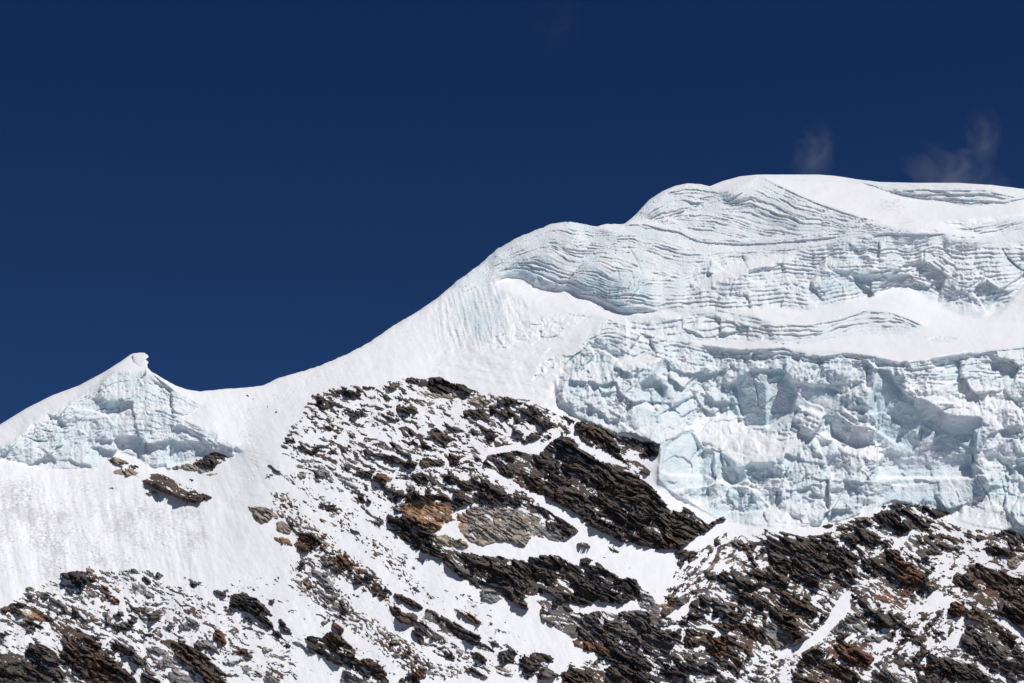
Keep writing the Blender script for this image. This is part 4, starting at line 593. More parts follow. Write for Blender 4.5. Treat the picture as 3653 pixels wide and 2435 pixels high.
NEG = [P('V', '1240,1216 1330,1252 1400,1262 1500,1268 1560,1275 1545,1330 1500,1372 1470,1340 1440,1328 1390,1342 1345,1325 1330,1300 1290,1278 1240,1272 1190,1285 1140,1275 1080,1262 1110,1256 1150,1242 1205,1260'),
 P('G', '590,890 650,940 720,1010 900,1090 1020,1170 960,1130 830,1110 720,1080 640,1020 600,960'), P('G', '1060,1080 1200,1110 1290,1120 1340,1160 1330,1330 1360,1400 1290,1400 1230,1350 1290,1270 1190,1150'),
 P('E', '640,810 735,745 725,900 680,980 600,1060 470,1190 330,1290 200,1330 0,1390 0,1310 230,1250 380,1170 500,1060 590,900'), P('E', '1235,890 1300,900 1450,860 1600,790 1560,860 1450,930 1300,950 1250,930'),
 P('E', '2100,600 2200,560 2257,490 2400,440 2400,580 2257,590'), P('E', '0,238 130,240 300,275 460,265 600,220 620,200 460,180 300,190 0,220'), P('E', '1270,190 1300,200 1180,370 1100,360'), P('E', '1960,1010 2100,1030 2257,1130 2257,1190 2100,1090'),
 P('D', '500,1165 640,1205 560,1260 700,1300 820,1330 880,1360 760,1350 700,1400 600,1430 500,1400 420,1500 300,1450 380,1380 360,1320 200,1280 0,1260 0,900 130,940 240,1010 350,1070'),
 P('D', '640,850 730,820 800,870 920,900 1120,870 1120,925 1000,925 900,950 800,920 740,900'), P('D', '1370,1060 1500,1070 1620,1080 1720,1050 1860,1130 1740,1220 1790,1120 1650,1095 1500,1090 1400,1085'), P('D', '1400,960 1560,860 1600,780 1550,960 1480,1000 1350,990'),
 P('D', '1440,380 1560,340 1700,250 1850,180 1960,180 1800,290 1700,380 1550,400'), P('C', '1560,280 1640,320 1900,300 1960,370 2020,380 2254,360 2254,460 2100,440 1900,420 1740,390 1650,370'),
 P('V', '1290,1100 1275,1095 1200,1050 1120,1030 1240,1010 1240,1040')]
ZB = np.full((NV, NU), -6.0, f32)
from statistics import NormalDist
for p_, fr_ in ZN: inpoly(p_, ZB, NormalDist().inv_cdf(fr_))
ZB = up2(blur(ZB[::CS, ::CS], 3.0))
for p_ in NEG:
    m_ = blur(inpoly(p_), 1.0); ZB = ZB*(1-m_)+m_*(-2.6)
TM = np.zeros((NV, NU), f32); TID = np.full((NV, NU), -1, np.int32); tb = np.zeros((NV, NU), f32)
for i_, (p_, c_, l_, n_) in enumerate(TR):
    m_ = inpoly(p_); TM = np.maximum(TM, m_); TID[m_ > .5] = i_
TMs = .5*blur(TM, .8)+.5*blur(TM, 2.2)
halo = up2(blur(TM[::CS, ::CS], 3.5)); ZB = np.maximum(ZB, np.where(ZB > -3.2, -6, -3.6)+np.where(ZB > -3.2, 0, 5.2*halo)); ZB = ZB+.9*np.clip(halo, 0, .6)*(ZB > -1.5)
# noise oriented along the bedding (dipping to the lower right)
wu = UU+4*fbm(UU/35, VV/35, 201, 2); wv = VV+4*fbm(UU/35, VV/35, 202, 2)
ROWS = slice(int((225-V0)/HS), NV)
def rot(ang, sx, sy, x=None, y=None):
    x = wu[ROWS] if x is None else x; y = wv[ROWS] if y is None else y
    c, s = math.cos(math.radians(ang)), math.sin(math.radians(ang)); return (c*x+s*y)/sx, (-s*x+c*y)/sy
def full(a): r = np.zeros((NV, NU), f32); r[ROWS] = a; return r
xa, ya = rot(25, 11, 4.2); xc, yc = rot(20, 42, 17); Nz = full(fbm(xa, ya, 211, 5, .66)+.5*fbm(xc, yc, 213, 2)+.38*fbm(xa*4, ya*3.4, 214, 3, .7)); 
xb, yb = rot(-34, 12, 6.5); Nb = full(fbm(xb, yb, 212, 5, .7)+.3*fbm(xc, yc, 213, 2)+.3*fbm(xb*4, yb*3, 215, 3, .7))
wr = up2(blur(inpoly(P('V', '1540,1200 1720,1215 1700,1300 1560,1400 1500,1300'))[::CS, ::CS], 6))+.7*up2(blur(inpoly(P('V', '2020,1400 2240,1230 2200,1500 1900,1568 1700,1568'))[::CS, ::CS], 8))
Nz = Nz*(1-np.clip(wr, 0, 1))+Nb*np.clip(wr, 0, 1)
wt = np.zeros((NV, NU), f32)
for p_ in (P('V', '600,1115 660,1135 720,1190 800,1260 880,1325 940,1370 1120,1450 1100,1475 900,1400 840,1370 760,1320 700,1250 640,1180'), P('V', '650,1290 700,1270 760,1320 820,1390 900,1440 1000,1510 1060,1568 960,1568 860,1490 760,1420 700,1370'), P('V', '640,1060 700,1100 800,1180 900,1260 980,1350 960,1370 860,1290 760,1190 680,1120')): inpoly(p_, wt, 1)
wt = up2(blur(wt[::CS, ::CS], 3)); Nt = full(fbm(*rot(38, 5.5, 2.6), 216, 4, .7)+.35*fbm(xc, yc, 213, 2)); Nz = Nz*(1-wt)+Nt*wt
s0 = Nz[ROWS].std(); Nz = Nz/s0
RF = Nz+ZB
fine = full(fbm(*rot(31, 13, 2.3), 221, 5, .68)); fine = fine/fine[ROWS].std()
tr_b = 2.3*TMs-1.18                                     # traced outline wins over the scatter
RF = np.where(TMs > .02, np.maximum(RF, -9)*(1-np.clip(TMs*2, 0, 1))+np.clip(TMs*2, 0, 1)*(tr_b+.50*Nz+.62*fine), RF)
RF = np.where(ICE_AND_SHADE > .45, np.where(TMs > .3, RF, -5), RF)
RF = np.where(VV < ridge_v(us)[None, :]+5, -5, RF); big = np.maximum(blur(TM, 4), .85*sstep(.62, .98, blur((RF > 0).astype(f32), 3.5)))
# labels
def components(mask):
    H, Wd = mask.shape; lab = np.full(mask.shape, -1, np.int32); par = []
    def find(a):
        while par[a] != a: par[a] = par[par[a]]; a = par[a]
        return a
    prev = []
    for y in range(H):
        row = mask[y]; d = np.diff(np.concatenate([[0], row.astype(np.int8), [0]])); s = np.nonzero(d == 1)[0]; e = np.nonzero(d == -1)[0]; cur = []; j = 0
        for a, b in zip(s.tolist(), e.tolist()):
            k = -1
            while j < len(prev) and prev[j][1] < a: j += 1
            jj = j
            while jj < len(prev) and prev[jj][0] <= b:
                r = find(prev[jj][2])
                if k < 0: k = r
                elif r != k: par[max(r, k)] = min(r, k); k = min(r, k)
                jj += 1
            if k < 0: k = len(par); par.append(k)
            cur.append((a, b, k)); lab[y, a:b] = k
        prev = cur
    root = np.array([find(i) for i in range(len(par))] or [0]); uq, inv = np.unique(root, return_inverse=True)
    lab[lab >= 0] = inv[lab[lab >= 0]]; return lab, len(uq)
pos = RF > 0
# spread the traced ids a little so ragged edges stay with their outcrop
tid = TID.copy()
for _ in range(3):
    for ax, sh in ((0, 1), (0, -1), (1, 1), (1, -1)):
        r_ = np.roll(tid, sh, ax); tid = np.where(tid < 0, r_, tid)
free = pos & (tid < 0); lab, nl = components(free)
cnt = np.bincount(lab[lab >= 0], minlength=nl); bigc = cnt > 2600
cellx = np.floor((wu+.5*wv)/26).astype(np.int64); celly = np.floor((wv-.4*wu)/17).astype(np.int64)
isb = free.copy(); isb[free] = bigc[lab[free]]
key = (cellx-cellx.min())*4000+(celly-celly.min()); uq_, inv_ = np.unique(key[isb], return_inverse=True)
lab2 = lab.copy(); lab2[isb] = nl+inv_
LAB = np.full((NV, NU), -1, np.int32); LAB[free] = lab2[free]+len(TR); mt = pos & (tid >= 0); LAB[mt] = tid[mt]
uqa, inva = np.unique(LAB[free], return_inverse=True); LAB[free] = len(TR)+inva; NLAB = len(TR)+len(uqa)
print('rock parts', NLAB, time.time()-T0)
tdk = np.zeros(len(TR)+1, f32)+1; 
for i_, t_ in enumerate(TR): tdk[i_] = .32 if t_[1] in 'gtwo' else 1
RGH = up2(blur(tdk[np.where(tid >= 0, tid, len(TR))][::CS, ::CS], 1.5))
# relief of the rock above the snow, px
near = RF[ROWS] > -1.0
x1, y1 = rot(31, 25, 6.5, wu[ROWS][near], wv[ROWS][near]); fA, eA = facets(x1, y1, 231, 2.2, 1.1)
x0, y0 = rot(31, 60, 15, wu[ROWS][near], wv[ROWS][near]); f0, e0 = facets(x0, y0, 230, 2.2, 1.0)
x2, y2 = rot(33, 7, 2.6, wu[ROWS][near], wv[ROWS][near]); fB, eB = facets(x2, y2, 232, 1.8, 1.0)
x3, y3 = rot(26, 2.8, 1.3, wu[ROWS][near], wv[ROWS][near]); fC = fbm(x3, y3, 233, 3, .6)
x4, y4 = rot(32, 22, 2.4, wu[ROWS][near], wv[ROWS][near]); fD = fbm(x4, y4, 234, 3, .6, ridged=True)
bg_ = np.clip(big[ROWS][near], 0, 1)
rel = np.zeros(near.shape, f32)
rr_ = np.clip(RF[ROWS][near], -1, 3)
RG = RGH[ROWS][near]
rel[near] = RG*(bg_*(9.0*f0+6.0*fA+2.2*fB-1.0*np.exp(-(eA/.05)**2)+1.1*fD) + (.3+.7*bg_)*(.9*fB+.6*fC))
th = np.where(RF > 0, 1.05*np.tanh(RF*1.3)+.5*np.clip(RF, 0, 2), RF*3.5-.05)
th = th+3.2*np.clip(big-.25, 0, 1)*np.clip(RF, 0, 1)
gate = np.clip((RF+.02)*2.2, 0, 1)
TH_ROCK = th+full(rel)*gate
TH_ROCK = np.where(RF > .12, np.maximum(TH_ROCK, .25), TH_ROCK)
TH_ROCK = np.where(RF < -.8, -4, TH_ROCK)
# colours
COLR = np.zeros((NV, NU, 3), f32); COLR[:] = CK['d']
cz = [(P('V', '600,1100 700,1150 900,1330 1150,1450 1100,1470 860,1380 640,1200'), 'r'), (P('V', '640,1290 700,1280 800,1380 1000,1500 1060,1568 940,1568 760,1430'), 'm'), (P('V', '0,1290 500,1290 640,1400 640,1568 0,1568'), 'm'),
      (P('V', '1540,1200 1750,1215 1700,1330 1500,1400'), 'd'), (P('V', '1300,1380 2352,1380 2700,1700 1300,1700'), 'd'), (P('V', '2100,1200 2700,1220 2700,1380 2150,1350'), 'b'), (P('V', '620,1100 760,1110 860,1170 700,1150'), 'g')]
for p_, c_ in cz:
    m_ = inpoly(p_) > .5; COLR[m_] = CK[c_]
hv = fbm(UU/7, VV/4, 241, 2); cell = np.zeros((NV, NU), f32); nr_ = (RF > -.6) & (TM < .5); cell[nr_] = facets(*[a_[nr_[ROWS]] for a_ in rot(33, 6, 3.2)], 275, 0.0, 1.0)[0]+.5
wz = np.clip(wt+.35, 0, 1); pick = lambda lo, hi: ((cell > lo) & (cell < hi) & (TM < .5))[..., None]
COLR = np.where(pick(.02, .02+.0), COLR, COLR)
for lo, wd, c_ in ((.0, .13, 'r'), (.3, .13, 't'), (.6, .22, 'g'), (.88, .05, 'o'), (.5, .08, 'm')):
    COLR = np.where((cell > lo+.001)[..., None] & (cell < lo+wd*wz)[..., None] & (TM < .5)[..., None], np.array(CK[c_], f32)*.95, COLR)
for i_, (p_, c_, l_, n_) in enumerate(TR):
    m_ = TID == i_ if False else None
cols = np.array([CK[t[1]] for t in TR], f32); m_ = tid >= 0; COLR[m_] = cols[tid[m_]]
COLR = np.stack([up2(blur(COLR[::CS, ::CS, k], .7)) for k in range(3)], -1)
def stain(poly, c, amt, soft=2.5, thr=-.3):
    global COLR
    m_ = up2(blur(inpoly(poly)[::CS, ::CS], soft))*sstep(thr, thr+.6, fbm(UU/9, VV/6, 251, 3))*amt; COLR = COLR*(1-m_[..., None])+m_[..., None]*np.array(c, f32)
rust = sstep(.15, .75, fbm(*rot(33, 16, 6, wu, wv), 255, 3))*.65; lgt = sstep(.45, .95, fbm(*rot(33, 12, 4, wu, wv), 256, 3))*.6
COLR = COLR*(1-rust[..., None]*.8)+rust[..., None]*.8*(COLR*.4+np.array([.075, .038, .022], f32)); COLR = COLR*(1-lgt[..., None])+lgt[..., None]*(COLR*.55+np.array([.075, .07, .066], f32))
stain(P('V', '935,1165 1000,1155 1010,1205 975,1210 950,1190'), (.48, .30, .18), 1, 2, -.6); stain(P('V', '1040,1180 1075,1185 1060,1240 1040,1235'), (.42, .22, .09), 1, 1.5, -.6); stain(P('C', '1300,0 1600,0 1650,120 1500,140 1350,60'), (.22, .12, .07), .8, 2)
stain(P('D', '1280,350 1400,250 1500,370 1420,390'), (.16, .07, .04), .9, 2); stain(P('G', '280,1120 340,1150 330,1200 290,1180'), (.2, .08, .04), 1, 1); stain(P('G', '0,1290 400,1380 550,1546 100,1546'), (.12, .055, .035), .8, 4); stain(P('F', '2090,1230 2353,1260 2353,1350 2250,1350'), (.15, .07, .04), .9, 2)
stain(P('E', '1800,640 2060,700 2050,840 1900,780'), (.17, .07, .045), .9, 3); stain(P('E', '0,1180 100,1200 200,1230 90,1280 0,1300'), (.26, .16, .1), .8, 2); stain(P('D', '2050,1060 2150,1040 2254,1250 2200,1270 2100,1150'), (.17, .08, .045), .9, 2); stain(P('E', '460,1480 700,1480 800,1568 450,1568'), (.2, .12, .075), .9, 3)
stain(P('B', '800,1350 950,1400 1000,1568 880,1568'), (.15, .065, .04), .9, 3); stain(P('B', '0,920 100,900 200,950 60,990'), (.17, .08, .05), .9, 2); stain(P('C', '1100,1160 2254,1440 2254,1500 1800,1350'), (.2, .14, .1), .4, 4)
cj = full(.30*fbm(*rot(32, 9, 2.6), 271, 4, .7)+.22*fbm(*rot(20, 20, 12), 272, 2)); hj = full(fbm(*rot(32, 13, 5), 273, 3))*.13
COLR = COLR*np.clip(1+cj, .4, 2)[..., None]*np.stack([1+hj, 1+0*hj, 1-hj], -1)
FROST = full(np.clip(.25+.6*fbm(UU[ROWS]/14, VV[ROWS]/10, 261, 2), 0, 1)*(.12+0*rel))

# ------------------------------------------------------------------ world mapping
def world(u, v, q):
    t = base_t(u, v)*np.exp(np.asarray(q, float)*EPS)
    a = (u-W0/2)*EPS; b = (H0/2-v)*EPS; cy, sy = math.cos(PITCH), math.sin(PITCH)
    return np.stack([t*a, t*(cy-b*sy), t*(sy+b*cy)], -1)
def samp(A, u, v):
    x = np.clip((u-U0)/HS, 0, NU-1.001); y = np.clip((v-V0)/HS, 0, NV-1.001); x0 = x.astype(int); y0 = y.astype(int); fx = x-x0; fy = y-y0
    return (A[y0, x0]*(1-fx)+A[y0, x0+1]*fx)*(1-fy)+(A[y0+1, x0]*(1-fx)+A[y0+1, x0+1]*fx)*fy

# ------------------------------------------------------------------ materials
def mat(name):
    m = bpy.data.materials.new(name); m.use_nodes = True; nt = m.node_tree; b = nt.nodes['Principled BSDF']; return m, nt, b
def node(nt, typ, ins=None, **kw):
    n = nt.nodes.new(typ)
    for k, v in kw.items(): setattr(n, k, v)
    for k, v in (ins or {}).items():
        if hasattr(v, 'is_linked') or isinstance(v, bpy.types.NodeSocket): nt.links.new(v, n.inputs[k])
        else: n.inputs[k].default_value = v
    return n
def ramp(nt, fac, stops):
    r = nt.nodes.new('ShaderNodeValToRGB'); nt.links.new(fac, r.inputs[0]); cr = r.color_ramp
    while len(cr.elements) > 1: cr.elements.remove(cr.elements[-1])
    cr.elements[0].position, cr.elements[0].color = stops[0][0], (*stops[0][1], 1)
    for p, c in stops[1:]: e = cr.elements.new(p); e.color = (*c, 1)
    return r
def mixc(nt, f, a, b, bt='MIX'):
    n = nt.nodes.new('ShaderNodeMix'); n.data_type = 'RGBA'; n.blend_type = bt
    for i, v in ((0, f), (6, a), (7, b)):
        if isinstance(v, bpy.types.NodeSocket): nt.links.new(v, n.inputs[i])
        else: n.inputs[i].default_value = v if i == 0 else (*v, 1)
    return n.outputs[2]
M_ice, nt, b = mat('snow_and_ice')
geo = node(nt, 'ShaderNodeNewGeometry'); at = node(nt, 'ShaderNodeAttribute', attribute_name='ice')
n1 = node(nt, 'ShaderNodeTexNoise', {'Vector': geo.outputs['Position'], 'Scale': .11, 'Detail': 6, 'Roughness': .6})
n2 = node(nt, 'ShaderNodeTexNoise', {'Vector': geo.outputs['Position'], 'Scale': .9, 'Detail': 5, 'Roughness': .65})
icecol = ramp(nt, n1.outputs[0], [(.3, (.48, .68, .75)), (.46, (.625, .765, .815)), (.58, (.77, .83, .86)), (.75, (.85, .87, .89))])
m1 = node(nt, 'ShaderNodeMath', {0: n1.outputs[0], 1: .5}, operation='SUBTRACT'); m2 = node(nt, 'ShaderNodeMath', {0: m1.outputs[0], 1: 1.2}, operation='MULTIPLY')
m3 = node(nt, 'ShaderNodeMath', {0: m2.outputs[0], 1: at.outputs['Fac']}, operation='ADD', use_clamp=True)
m4 = node(nt, 'ShaderNodeMath', {0: m3.outputs[0], 1: at.outputs['Fac']}, operation='MULTIPLY'); m5 = node(nt, 'ShaderNodeMath', {0: m4.outputs[0], 1: 1.35}, operation='MULTIPLY', use_clamp=True)
col = mixc(nt, m5.outputs[0], (.87, .88, .895), icecol.outputs[0])
ac = node(nt, 'ShaderNodeAttribute', attribute_name='crack')
col = mixc(nt, ac.outputs['Fac'], col, (.20, .42, .47))
ad = node(nt, 'ShaderNodeAttribute', attribute_name='dirt')
nd = node(nt, 'ShaderNodeMath', {0: ad.outputs['Fac'], 1: n2.outputs[0]}, operation='MULTIPLY', use_clamp=True)
col = mixc(nt, nd.outputs[0], col, (.46, .45, .46))
nt.links.new(col, b.inputs['Base Color']); b.inputs['Roughness'].default_value = .5; b.inputs['Specular IOR Level'].default_value = .35
bs = node(nt, 'ShaderNodeMath', {0: at.outputs['Fac'], 1: .5}, operation='MULTIPLY'); bs2 = node(nt, 'ShaderNodeMath', {0: bs.outputs[0], 1: .12}, operation='ADD')
bm = node(nt, 'ShaderNodeBump', {'Height': n2.outputs[0], 'Strength': bs2.outputs[0], 'Distance': 1.2}); nt.links.new(bm.outputs[0], b.inputs['Normal'])
M_rock, nt, b = mat('rock')
geo = node(nt, 'ShaderNodeNewGeometry'); at = node(nt, 'ShaderNodeAttribute', attribute_name='tint')
mp = node(nt, 'ShaderNodeMapping', {'Vector': geo.outputs['Position'], 'Rotation': (0, math.radians(35), 0), 'Scale': (.25, 1, 1.6)})
n1 = node(nt, 'ShaderNodeTexNoise', {'Vector': mp.outputs[0], 'Scale': .35, 'Detail': 7, 'Roughness': .65})
n2 = node(nt, 'ShaderNodeTexNoise', {'Vector': geo.outputs['Position'], 'Scale': .8, 'Detail': 6, 'Roughness': .7})
r1 = ramp(nt, n1.outputs[0], [(.3, (.45, .45, .47)), (.5, (1, 1, 1)), (.7, (1.7, 1.62, 1.55))])
r2 = ramp(nt, n2.outputs[0], [(.3, (.6, .6, .6)), (.5, (1, 1, 1)), (.75, (1.5, 1.45, 1.4))])
col = mixc(nt, 1.0, at.outputs['Color'], r1.outputs[0], 'MULTIPLY'); col = mixc(nt, 1.0, col, r2.outputs[0], 'MULTIPLY')
af = node(nt, 'ShaderNodeAttribute', attribute_name='frost')
fr = node(nt, 'ShaderNodeMath', {0: n2.outputs[0], 1: .62}, operation='GREATER_THAN'); fm = node(nt, 'ShaderNodeMath', {0: fr.outputs[0], 1: af.outputs['Fac']}, operation='MULTIPLY', use_clamp=True)
col = mixc(nt, fm.outputs[0], col, (.8, .81, .83))
nt.links.new(col, b.inputs['Base Color']); b.inputs['Roughness'].default_value = .8; b.inputs['Specular IOR Level'].default_value = .3
bm = node(nt, 'ShaderNodeBump', {'Height': n1.outputs[0], 'Strength': .6, 'Distance': 2.0}); bm2 = node(nt, 'ShaderNodeBump', {'Height': n2.outputs[0], 'Strength': .5, 'Distance': .8, 'Normal': bm.outputs[0]})
nt.links.new(bm2.outputs[0], b.inputs['Normal'])

# ------------------------------------------------------------------ mesh building
def mesh_obj(name, co, quads, material, attrs=None, parent=None, origin=None, label=None, cat=None, group=None, kind=None):
    me = bpy.data.meshes.new(name); co = np.asarray(co, float)
    if origin is None: origin = np.array([co[:, 0].mean(), co[:, 1].mean(), co[:, 2].min()])
    me.vertices.add(len(co)); me.vertices.foreach_set('co', (co-origin).astype(f32).ravel())
    nf = len(quads); me.loops.add(nf*4); me.loops.foreach_set('vertex_index', quads.astype(np.int32).ravel())
    me.polygons.add(nf); me.polygons.foreach_set('loop_start', np.arange(0, nf*4, 4, dtype=np.int32)); me.polygons.foreach_set('loop_total', np.full(nf, 4, np.int32))
    me.update(calc_edges=True); me.materials.append(material)
    me.polygons.foreach_set('use_smooth', np.ones(nf, bool))
    for k, v in (attrs or {}).items():
        if v.ndim == 1: a = me.attributes.new(k, 'FLOAT', 'POINT'); a.data.foreach_set('value', v.astype(f32))
        else: a = me.attributes.new(k, 'FLOAT_COLOR', 'POINT'); a.data.foreach_set('color', np.concatenate([v, np.ones((len(v), 1))], 1).astype(f32).ravel())
    o = bpy.data.objects.new(name, me); SC.collection.objects.link(o)
    if parent is not None: o.parent = parent; o.location = Vector(origin)-parent.location
    else: o.location = Vector(origin)
    for k, v in (('label', label), ('category', cat), ('group', group), ('kind', kind)):
        if v: o[k] = v
    return o
def compact(q, n):
    u_ = np.zeros(n, bool); u_[q.ravel()] = True; uq = np.nonzero(u_)[0]; rm = np.zeros(n, np.int32); rm[uq] = np.arange(len(uq)); return uq, rm[q]
def sub_mesh(GR, fmask, attrs):
    """grid (rows, cols, 3) restricted to faces in fmask -> compact verts and quads"""
    r, c = np.nonzero(fmask); nc = GR.shape[1]
    q = np.stack([(r+1)*nc+c, (r+1)*nc+c+1, r*nc+c+1, r*nc+c], 1)
    uq, q = compact(q, GR.shape[0]*nc)
    return GR.reshape(-1, 3)[uq], q, {k: v.reshape((-1,)+v.shape[2:])[uq] for k, v in attrs.items()}
# snow / ice sheet
SP = 0.7
ext = np.array([25, 60, 120, 250, 500, 900, 1500.])
cu_ = np.concatenate([U0-ext[::-1], np.arange(U0, U1, SP), U1+ext]); nc_ = len(cu_)
rv = np.interp(cu_, ur, vr); rv = np.where(cu_ < U0, rv+(U0-cu_)*.25, rv); rv = np.where(cu_ > U1, rv+(cu_-U1)*.12, rv)
NR = 880; tt = np.linspace(0, 1, NR)[:, None]
vg = rv[None]+(V1-rv[None])*tt; vg = np.maximum(vg, rv[None]); ug = np.repeat(cu_[None], NR, 0)
qg = samp(Q, ug, vg); far = np.clip(np.maximum(U0-ug, ug-U1), 0, None); 
GR = world(ug, np.minimum(vg, 2000), qg)
back = [GR[0]+np.array([0, dy, -dz]) for dy, dz in ((900, 800), (300, 240), (100, 70), (35, 20), (12, 5), (4, 1.0))]
b0 = GR[-1]; front = [b0*np.array([1, f, 1])*np.array([1, 1, z])+np.array([0, 0, zz]) for f, z, zz in ((.85, .75, 0), (.7, .5, 0), (.5, .25, -3), (.25, .05, -6), (0, 0, -8), (-.6, 0, -8))]
GR = np.concatenate([np.array(back), GR, np.array(front)]); nb = len(back); nfr = len(front)
def ga(A): a = samp(A, ug, vg); return np.concatenate([np.repeat(a[:1], nb, 0)*0, a, np.repeat(a[-1:], nfr, 0)*0])
DIRT = np.clip(rip*(.9+1.3*np.clip((280-UU)/80, 0, 1))*np.clip(fbm((UU+VV*.2)/4, VV/1.7, 91, 4, .7)+.9*fbm(UU/35, VV/22, 92, 3)-.12, 0, 2), 0, 1)
DIRT += np.clip(ICE_AND_SHADE, 0, 1)*.55*np.clip(fbm(UU/22, L1*1.7, 93, 3)-.35, 0, 1)
attrs = dict(ice=ga(ICE_AND_SHADE), crack=ga(np.clip(CRK*.95, 0, 1)), dirt=ga(DIRT))
fu = (ug[:-1, :-1]+ug[1:, 1:])/2; fv = (vg[:-1, :-1]+vg[1:, 1:])/2
fid = np.zeros((GR.shape[0]-1, GR.shape[1]-1), np.int16); main = fid[nb:nb+NR-1]
def region(poly, val, only=None):
    m_ = inpoly(poly); s_ = m_[np.clip(((fv-V0)/HS+.5).astype(int), 0, NV-1), np.clip(((fu-U0)/HS+.5).astype(int), 0, NU-1)] > .5
    s_ &= (fu > U0) & (fu < U1)
    if only is not None: s_ &= np.isin(main, only)
    main[s_] = val
EMP = {}
def thing(name, label, cat, loc, group=None):
    o = bpy.data.objects.new(name, None); SC.collection.objects.link(o); o.location = loc; o.empty_display_size = 5
    o['label'] = label; o['category'] = cat
    if group: o['group'] = group
    return o
ICE_INFO = {0: {}}
def icething(i, poly, name, label, cat='ice cliff', only=None, group='ice cliffs of the hanging glacier', parent=None):
    region(poly, i, only); ICE_INFO[i] = dict(name=name, label=label, cat=cat, group=group, parent=parent)
icething(20, ALLICE, 'icefall', 'broken blue-white ice wall of the hanging glacier between its banded tiers', 'icefall', group=None)
icething(1, P('V', '1020,700 1020,640 1100,570 1200,500 1330,490 1372,520 1400,560 1425,590 1455,600 1440,645 1415,672 1405,700 1330,677 1262,664 1180,638 1130,650 1060,690'), 'ice_dome', 'rounded ice hump with folded layers at the left end of the glacier crest', only=[20, 0])
icething(2, P('V', '1405,700 1415,672 1440,645 1455,600 1500,590 1560,600 1640,620 1700,650 1650,690 1610,717 1570,718 1480,722 1440,715'), 'ice_cliff', 'bulging striped blue ice cliff just right of the snow-filled gully below the crest', only=[20])
icething(3, P('V', '1400,560 1440,516 1500,520 1540,530 1580,548 1620,556 1750,558 1850,552 1920,547 1960,590 1900,615 1800,600 1700,620 1640,620 1560,600 1500,590 1455,600 1425,590'), 'ice_cliff', 'finely terraced pale ice band hanging under the long grey snow roll', only=[20])
icething(4, P('K', '60,640 200,560 300,400 500,250 700,180 960,230 1120,310 1010,370 880,430 740,490 640,530 500,560 350,610 250,640'), 'ice_dome', 'smooth arched ice hump of thick curved layers left of the snowy summit', only=[20, 0])
icething(5, P('K', '350,610 500,560 640,530 740,490 880,430 1010,370 1120,310 1300,260 1420,190 1480,140 1600,190 1750,265 1900,335 2100,420 2353,510 2700,580 2500,720 2300,770 2000,790 1750,800 1300,800 1000,800 850,770 760,720 650,670 500,640'), 'ice_cliff', 'wide blue ice face with sweeping curved layers directly below the summit', only=[20])
icething(6, P('L', '640,810 850,760 1420,745 1490,800 1860,800 1875,1000 1600,1010 1450,1010 1200,1200 1090,1250 700,1230 400,1270 60,1250 80,1110 200,960 300,850'), 'ice_cliff', 'wrinkled ice cliff of stacked wavy ledges under the flat grey cap at right', only=[20])
icething(7, P('L', '1460,1560 1350,1560 1420,1480 1500,1330 1570,1240 1620,1150 1720,1060 1850,1000 2000,990 2150,1000 2200,1100 2353,1210 2500,1300 2300,1380 2150,1560'), 'ice_cliff', 'grey rough rounded ice knob above the snow terrace at the right edge', only=[20])
icething(8, P('V', '1940,395 2100,410 2352,425 2700,460 2700,475 2352,462 2300,473 2230,476 2150,470 2070,450 1990,425'), 'ice_cliff', 'thin layered ice band along the skyline right of the summit', only=[20, 0])
icething(9, P('V', '1345,765 1380,740 1400,725 1500,735 1600,720 1720,714 1780,745 1880,740 1960,710 2010,708 2080,728 2125,750 2080,768 1990,768 1900,785 1800,795 1700,790 1540,774 1530,830 1440,830 1360,810'), 'ice_cliff', 'low band of stepped ice ridges between the two snow terraces', only=[20])
icething(10, P('V', '1265,900 1300,840 1345,800 1440,830 1520,830 1545,775 1560,850 1540,930 1590,980 1545,1035 1490,1012 1430,1002 1380,982 1330,962 1285,938'), 'ice_cliff', 'crumbling fan of blue ice at the lower left end of the icefall', only=[20])
icething(11, P('V', '1500,1040 1590,975 1640,945 1680,985 1640,1010 1705,1060 1730,1110 1735,1215 1650,1200 1550,1150 1505,1105'), 'ice_buttress', 'tall ice buttress with a shaded left face and bright sharp edge above dark rock', 'ice buttress', only=[20])
icething(12, P('V', '1545,775 1700,795 1800,795 1990,815 2012,960 1960,1000 1900,962 1830,1000 1770,990 1690,985 1640,945 1590,975 1545,930 1560,850'), 'ice_cliff', 'ice wall around a deep rounded blue alcove below the lower cornice', only=[20])
icething(13, P('V', '1995,815 2060,838 2120,928 2200,958 2250,975 2262,1060 2245,1130 2210,1200 2130,1170 2050,1152 2000,1172 1995,1130 2035,1085 2075,1045 2000,1010'), 'ice_cliff', 'great smooth shadowed blue ice wall with faint level bands and vertical cracks', only=[20])
icething(14, P('V', '2060,838 2200,815 2352,797 2700,780 2700,1000 2290,1000 2250,975 2200,958 2120,928'), 'ice_cliff', 'sunlit layered ice slope above and right of the shadowed blue wall', only=[20])
icething(15, P('V', '2262,1000 2290,1000 2700,1000 2700,1300 2352,1225 2310,1218 2240,1207 2210,1200 2245,1130 2262,1060'), 'ice_cliff', 'fissured blue ice foot ending above rock at the right edge of the picture', only=[20])
icething(16, P('V', '1735,1215 1730,1110 1760,1060 1850,1060 1990,1045 2035,1085 1995,1130 2000,1172 1950,1192 1890,1207 1820,1214'), 'ice_cliff', 'low cracked blue ice snout curving down onto the snow-flecked rocks', only=[20])
icething(17, band(P('K', '30,675 130,635 300,640 500,685 650,708 760,765 850,805 1000,822 1300,837 1550,832 1750,812 2000,792 2300,765'), 2.6), 'snow_cornice', 'long grey snow roll curving across the glacier below the summit face', 'cornice', group='snow cornices on the glacier')
